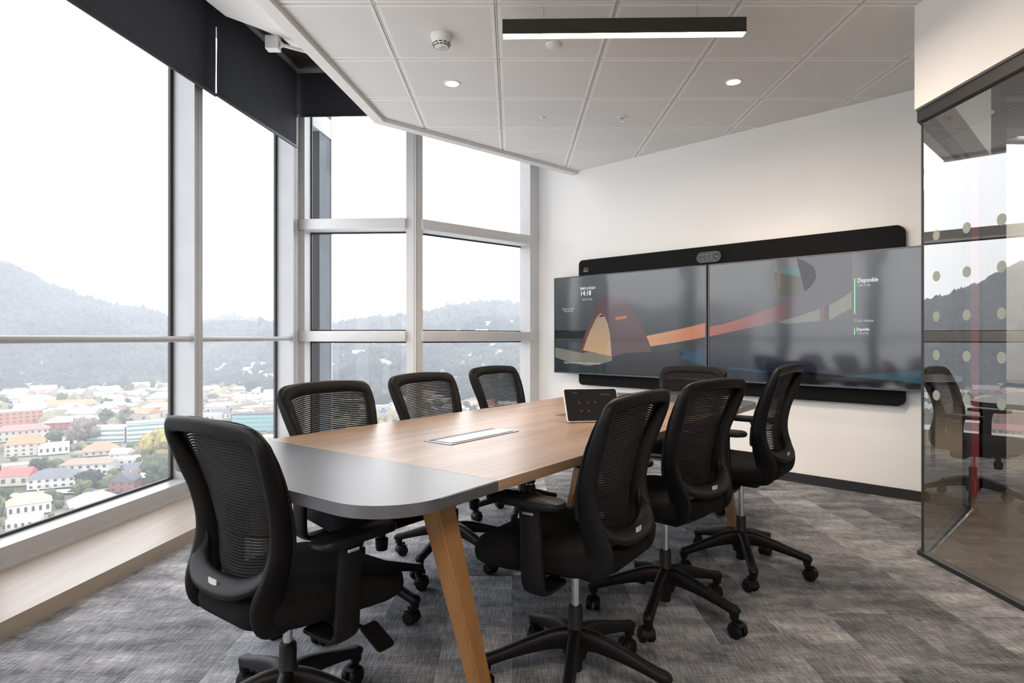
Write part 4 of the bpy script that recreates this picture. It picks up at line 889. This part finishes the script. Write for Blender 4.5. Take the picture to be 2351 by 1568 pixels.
def g2(r_):
    px = r_.uniform(-100, 1300); py = r_.uniform(884, 990) ; X, Y = onground(px, py)
    az, r = atan2(X, Y), sqrt(X*X+Y*Y)
    s = r_.uniform(2.4, 4.6)
    if not free(X, Y, s*.7) or hides(X, Y, s, s*1.8): return None
    return X, Y, terr(az, r)-.4, s, s*r_.uniform(.8, 1.3)
def g3(r_):
    px = r_.uniform(-100, 660); py = r_.uniform(990, 1300); X, Y = onground(px, py); s = r_.uniform(.8, 2.2)
    if not free(X, Y, s) or hides(X, Y, s, s*1.8): return None
    return X, Y, GZ-.4, s, s*r_.uniform(.7, 1.1)
woods('wooded_hillside', 'dense bluish-green woods covering the hills behind the city', 15000, g1, fh, 3)
woods('wooded_hillside_beyond', 'woods on the hill left of the windows', 4000, g1b, fh, 4)
woods('city_greenery', 'small trees and hedges filling the gaps between distant houses', 2600, g2, foliage('far_foliage', ((.03,.042,.028), (.075,.085,.055), (.16,.14,.10)), .02), 5)
woods('garden_shrubs', 'low garden shrubs between the nearer houses', 1300, g3, foliage('shrub_foliage', ((.03,.04,.022), (.075,.085,.045), (.18,.16,.09)), .08), 6)
# road and railway seen between the window-side chairs
def strip(name, pts, wdt, m, label, cat):
    b = BM(); P = [Vector((*onground(*p), GZ+.25)) for p in pts]; P = [Vector(q) for q in crom([tuple(p) for p in P], 6)]; L0 = None
    for i, p in enumerate(P):
        d = (P[min(i+1, len(P)-1)]-P[max(i-1, 0)]).normalized(); n_ = Vector((-d.y, d.x, 0))*wdt/2; a = (b.verts.new(p-n_), b.verts.new(p+n_))
        if L0: b.faces.new((L0[0], L0[1], a[1], a[0]))
        L0 = a
    tag(link(name, b, m, None), label, cat)
strip('road', [(840, 1010), (885, 975), (910, 950), (960, 915), (1010, 905)], 9, mat('asphalt', (.30,.29,.28), .9), 'pale asphalt road curving between two window-side chairs', 'road')
strip('road', [(0, 1140), (60, 1136), (130, 1130), (240, 1128)], 5, M.get('asph') or mat('asphalt2', (.30,.29,.28), .9), 'residential street in front of the slate-roofed white house', 'road')
b = BM(); X, Y = onground(883, 972); box(b, (X, Y, GZ+6), (5.2, .4, 2.2)); cyl(b, (X, Y+.3, GZ), (X, Y+.3, GZ+6), .25); tag(link('road_sign', b, mat('blue_sign', (.03,.12,.45), .6)), 'small blue road sign beside the curving road', 'sign')
# haze hanging over the valley: a real scattering medium
m = bpy.data.materials.new('valley_haze'); m.use_nodes = True; nt = m.node_tree; nt.nodes.clear(); o_ = N(nt, 'OutputMaterial'); vsn = N(nt, 'VolumeScatter', i_Density=.00042); vsn.inputs['Color'].default_value = (.84,.90,1,1); vsn.inputs['Anisotropy'].default_value = 0
nt.links.new(vsn.outputs[0], o_.inputs['Volume'])
b = BM(); prism(b, [(-1500, -700), (-60, -700), (-60, 60), (1500, 60), (1500, 1600), (-1500, 1600)], GZ-5, 170); o = link('valley_haze', b, m); tag(o, 'pale haze hanging over the valley and hills', 'haze', kind='stuff')
# ------------------------------------------------------------------ the office beyond the partition
b = BM(); prism(b, [(2.06, YB), (9, YB), (9, 9.5), (2.98, 9.5), (2.98, 3.96), (2.10, 3.10)], -.05, -.002); struct('floor_corridor', b, wood('corridor_floor', (.40,.31,.22), (.28,.21,.145), .25, sc=(1, 8, 1)))
b = BM(); prism(b, [(2.2, YB), (9, YB), (9, 9.5), (3.0, 9.5), (3.0, 3.9), (2.2, 3.1)], 2.95, 3.05); struct('ceiling_corridor', b, mat('dark_ceiling', (.045,.045,.045), .8))
b = BM(); box(b, (6, 9.6, 1.6), (6.2, .2, 3.3)); struct('wall_far', b, mat('corridor_wall', (.30,.30,.30), .8))
b = BM(); box(b, (9.1, 3.5, 1.6), (.2, 12, 3.3)); struct('wall_side', b, mat('corridor_wall2', (.16,.15,.14), .8))
b = BM(); prism(b, [(2.914, 3.95), (2.925, 3.945), (2.95, 9.5), (2.90, 9.5)], 0, 3.2); struct('wall_corridor', b, mat('charcoal_wall', (.035,.033,.032), .7))
for (a, c_), rad in (((( 2.6, 1.5), (3.6, 7)), .03), (((3.0, 4.6), (7.0, 4.2)), .025), (((3.4, 5.6), (7, 5.2)), .03), (((2.3, 2.2), (6, 3.4)), .022)):
    b = BM(); cyl(b, (*a, 2.86), (*c_, 2.86), rad, seg=12); tag(link('ceiling_pipe', b, mat('grey_pipe%d' % int(rad*1000), (.11,.11,.11), .5), None, 40), None, None)
i_ = 0
for o in bpy.data.objects:
    if o.name.startswith('ceiling_pipe'): tag(o, ['thick grey pipe running away along the dark corridor ceiling', 'thin grey pipe crossing the corridor ceiling above the red column', 'thick grey pipe crossing farther back in the corridor', 'thin grey pipe crossing the corridor ceiling nearest the camera'][i_], 'pipe'); i_ += 1
b = BM(); box(b, (3.215, 4.30, 1.45), (.055, .06, 2.9)); tag(link('red_column', b, mat('red_paint', (.36,.02,.025), .4)), 'narrow red column standing behind the corner of the glass partition', 'column')
b = BM(); box(b, (3.46, 4.46, 1.45), (.17, .10, 2.9)); tag(link('dark_column', b, mat('charcoal_panel', (.022,.020,.020), .5)), 'dark charcoal panel standing right of the red column', 'column')
b = BM(); box(b, (4.72, 5.9, 1.5), (.34, .34, 3.0)); tag(link('concrete_column', b, mat('concrete', (.52,.50,.47), .8, var=.12, vscale=4)), 'pale concrete column farther back behind the glass partition', 'column')
t = thing('pendant_lamp', 'slim white cylinder pendant lamp beyond the glass partition', 'pendant light', (3.96, 5.0, 0))
b = BM(); cyl(b, (0, 0, 2.25), (0, 0, 2.43), .030, seg=24); link('shade', b, 'offw', t, 40); b = BM(); cyl(b, (0, 0, 2.242), (0, 0, 2.252), .026, seg=24); link('bulb', b, 'lamp', t, 40)
b = BM(); cyl(b, (0, 0, 2.43), (0, 0, 2.70), .003, seg=8); link('cord', b, 'offw', t); b = BM(); cyl(b, (0, 0, 2.69), (0, 0, 2.73), .034, seg=24); link('canopy', b, 'offw', t, 40); b = BM(); cyl(b, (0, 0, 2.73), (0, 0, 2.96), .012, seg=12); link('stem', b, mat('dark_stem', (.06,.06,.06)), t)
t = thing('motion_sensor', 'white ceiling motion sensor beyond the glass partition', 'sensor', (3.28, 4.28, 2.64)); b = BM(); box(b, (0, 0, .02), (.11, .07, .03), bev=.01); link('body', b, 'offw', t, 40); b = BM(); lathe(b, [(.001, -.02), (.02, -.012), (.026, .006)]); link('dome', b, 'offw', t, 40); b = BM(); box(b, (0, 0, .18), (.07, .06, .29)); link('mount', b, mat('mount_dark', (.04,.04,.04)), t)
# lounge furniture in the distance
t = thing('work_table', 'grey table with black legs beyond the glass partition', 'table', (4.35, 4.7, 0)); b = BM(); box(b, (.0, 0, .735), (1.0, .8, .03), bev=.004); link('tabletop', b, 'dark_top', t)
for x in (-.36, -.24, .36): b = BM(); cyl(b, (x, -.25, 0), (x, -.25, .72), .016); link('leg', b, 'black', t, 40)
t = thing('sofa', 'light grey sofa in the distance behind the work table', 'sofa', (5.9, 7.6, 0)); gf = mat('grey_upholstery', (.34,.35,.36), .9)
b = BM(); box(b, (0, 0, .32), (2.4, .9, .28), bev=.06, seg=3); link('seat', b, gf, t, 40)
for x in (-.8, 0, .8): b = BM(); box(b, (x, .32, .66), (.78, .24, .44), bev=.09, seg=4); link('back_cushion', b, gf, t, 50)
for x in (-1.1, 1.1): b = BM(); cyl(b, (x, -.3, 0), (x, -.3, .2), .02); link('leg', b, 'black', t)
l = bpy.data.lights.new('corridor_light', 'AREA'); l.energy = 85; l.size = 2.0; l.color = (1, .93, .85); o = bpy.data.objects.new('corridor_light', l); C.objects.link(o); o.location = (5.5, 5.5, 2.9)
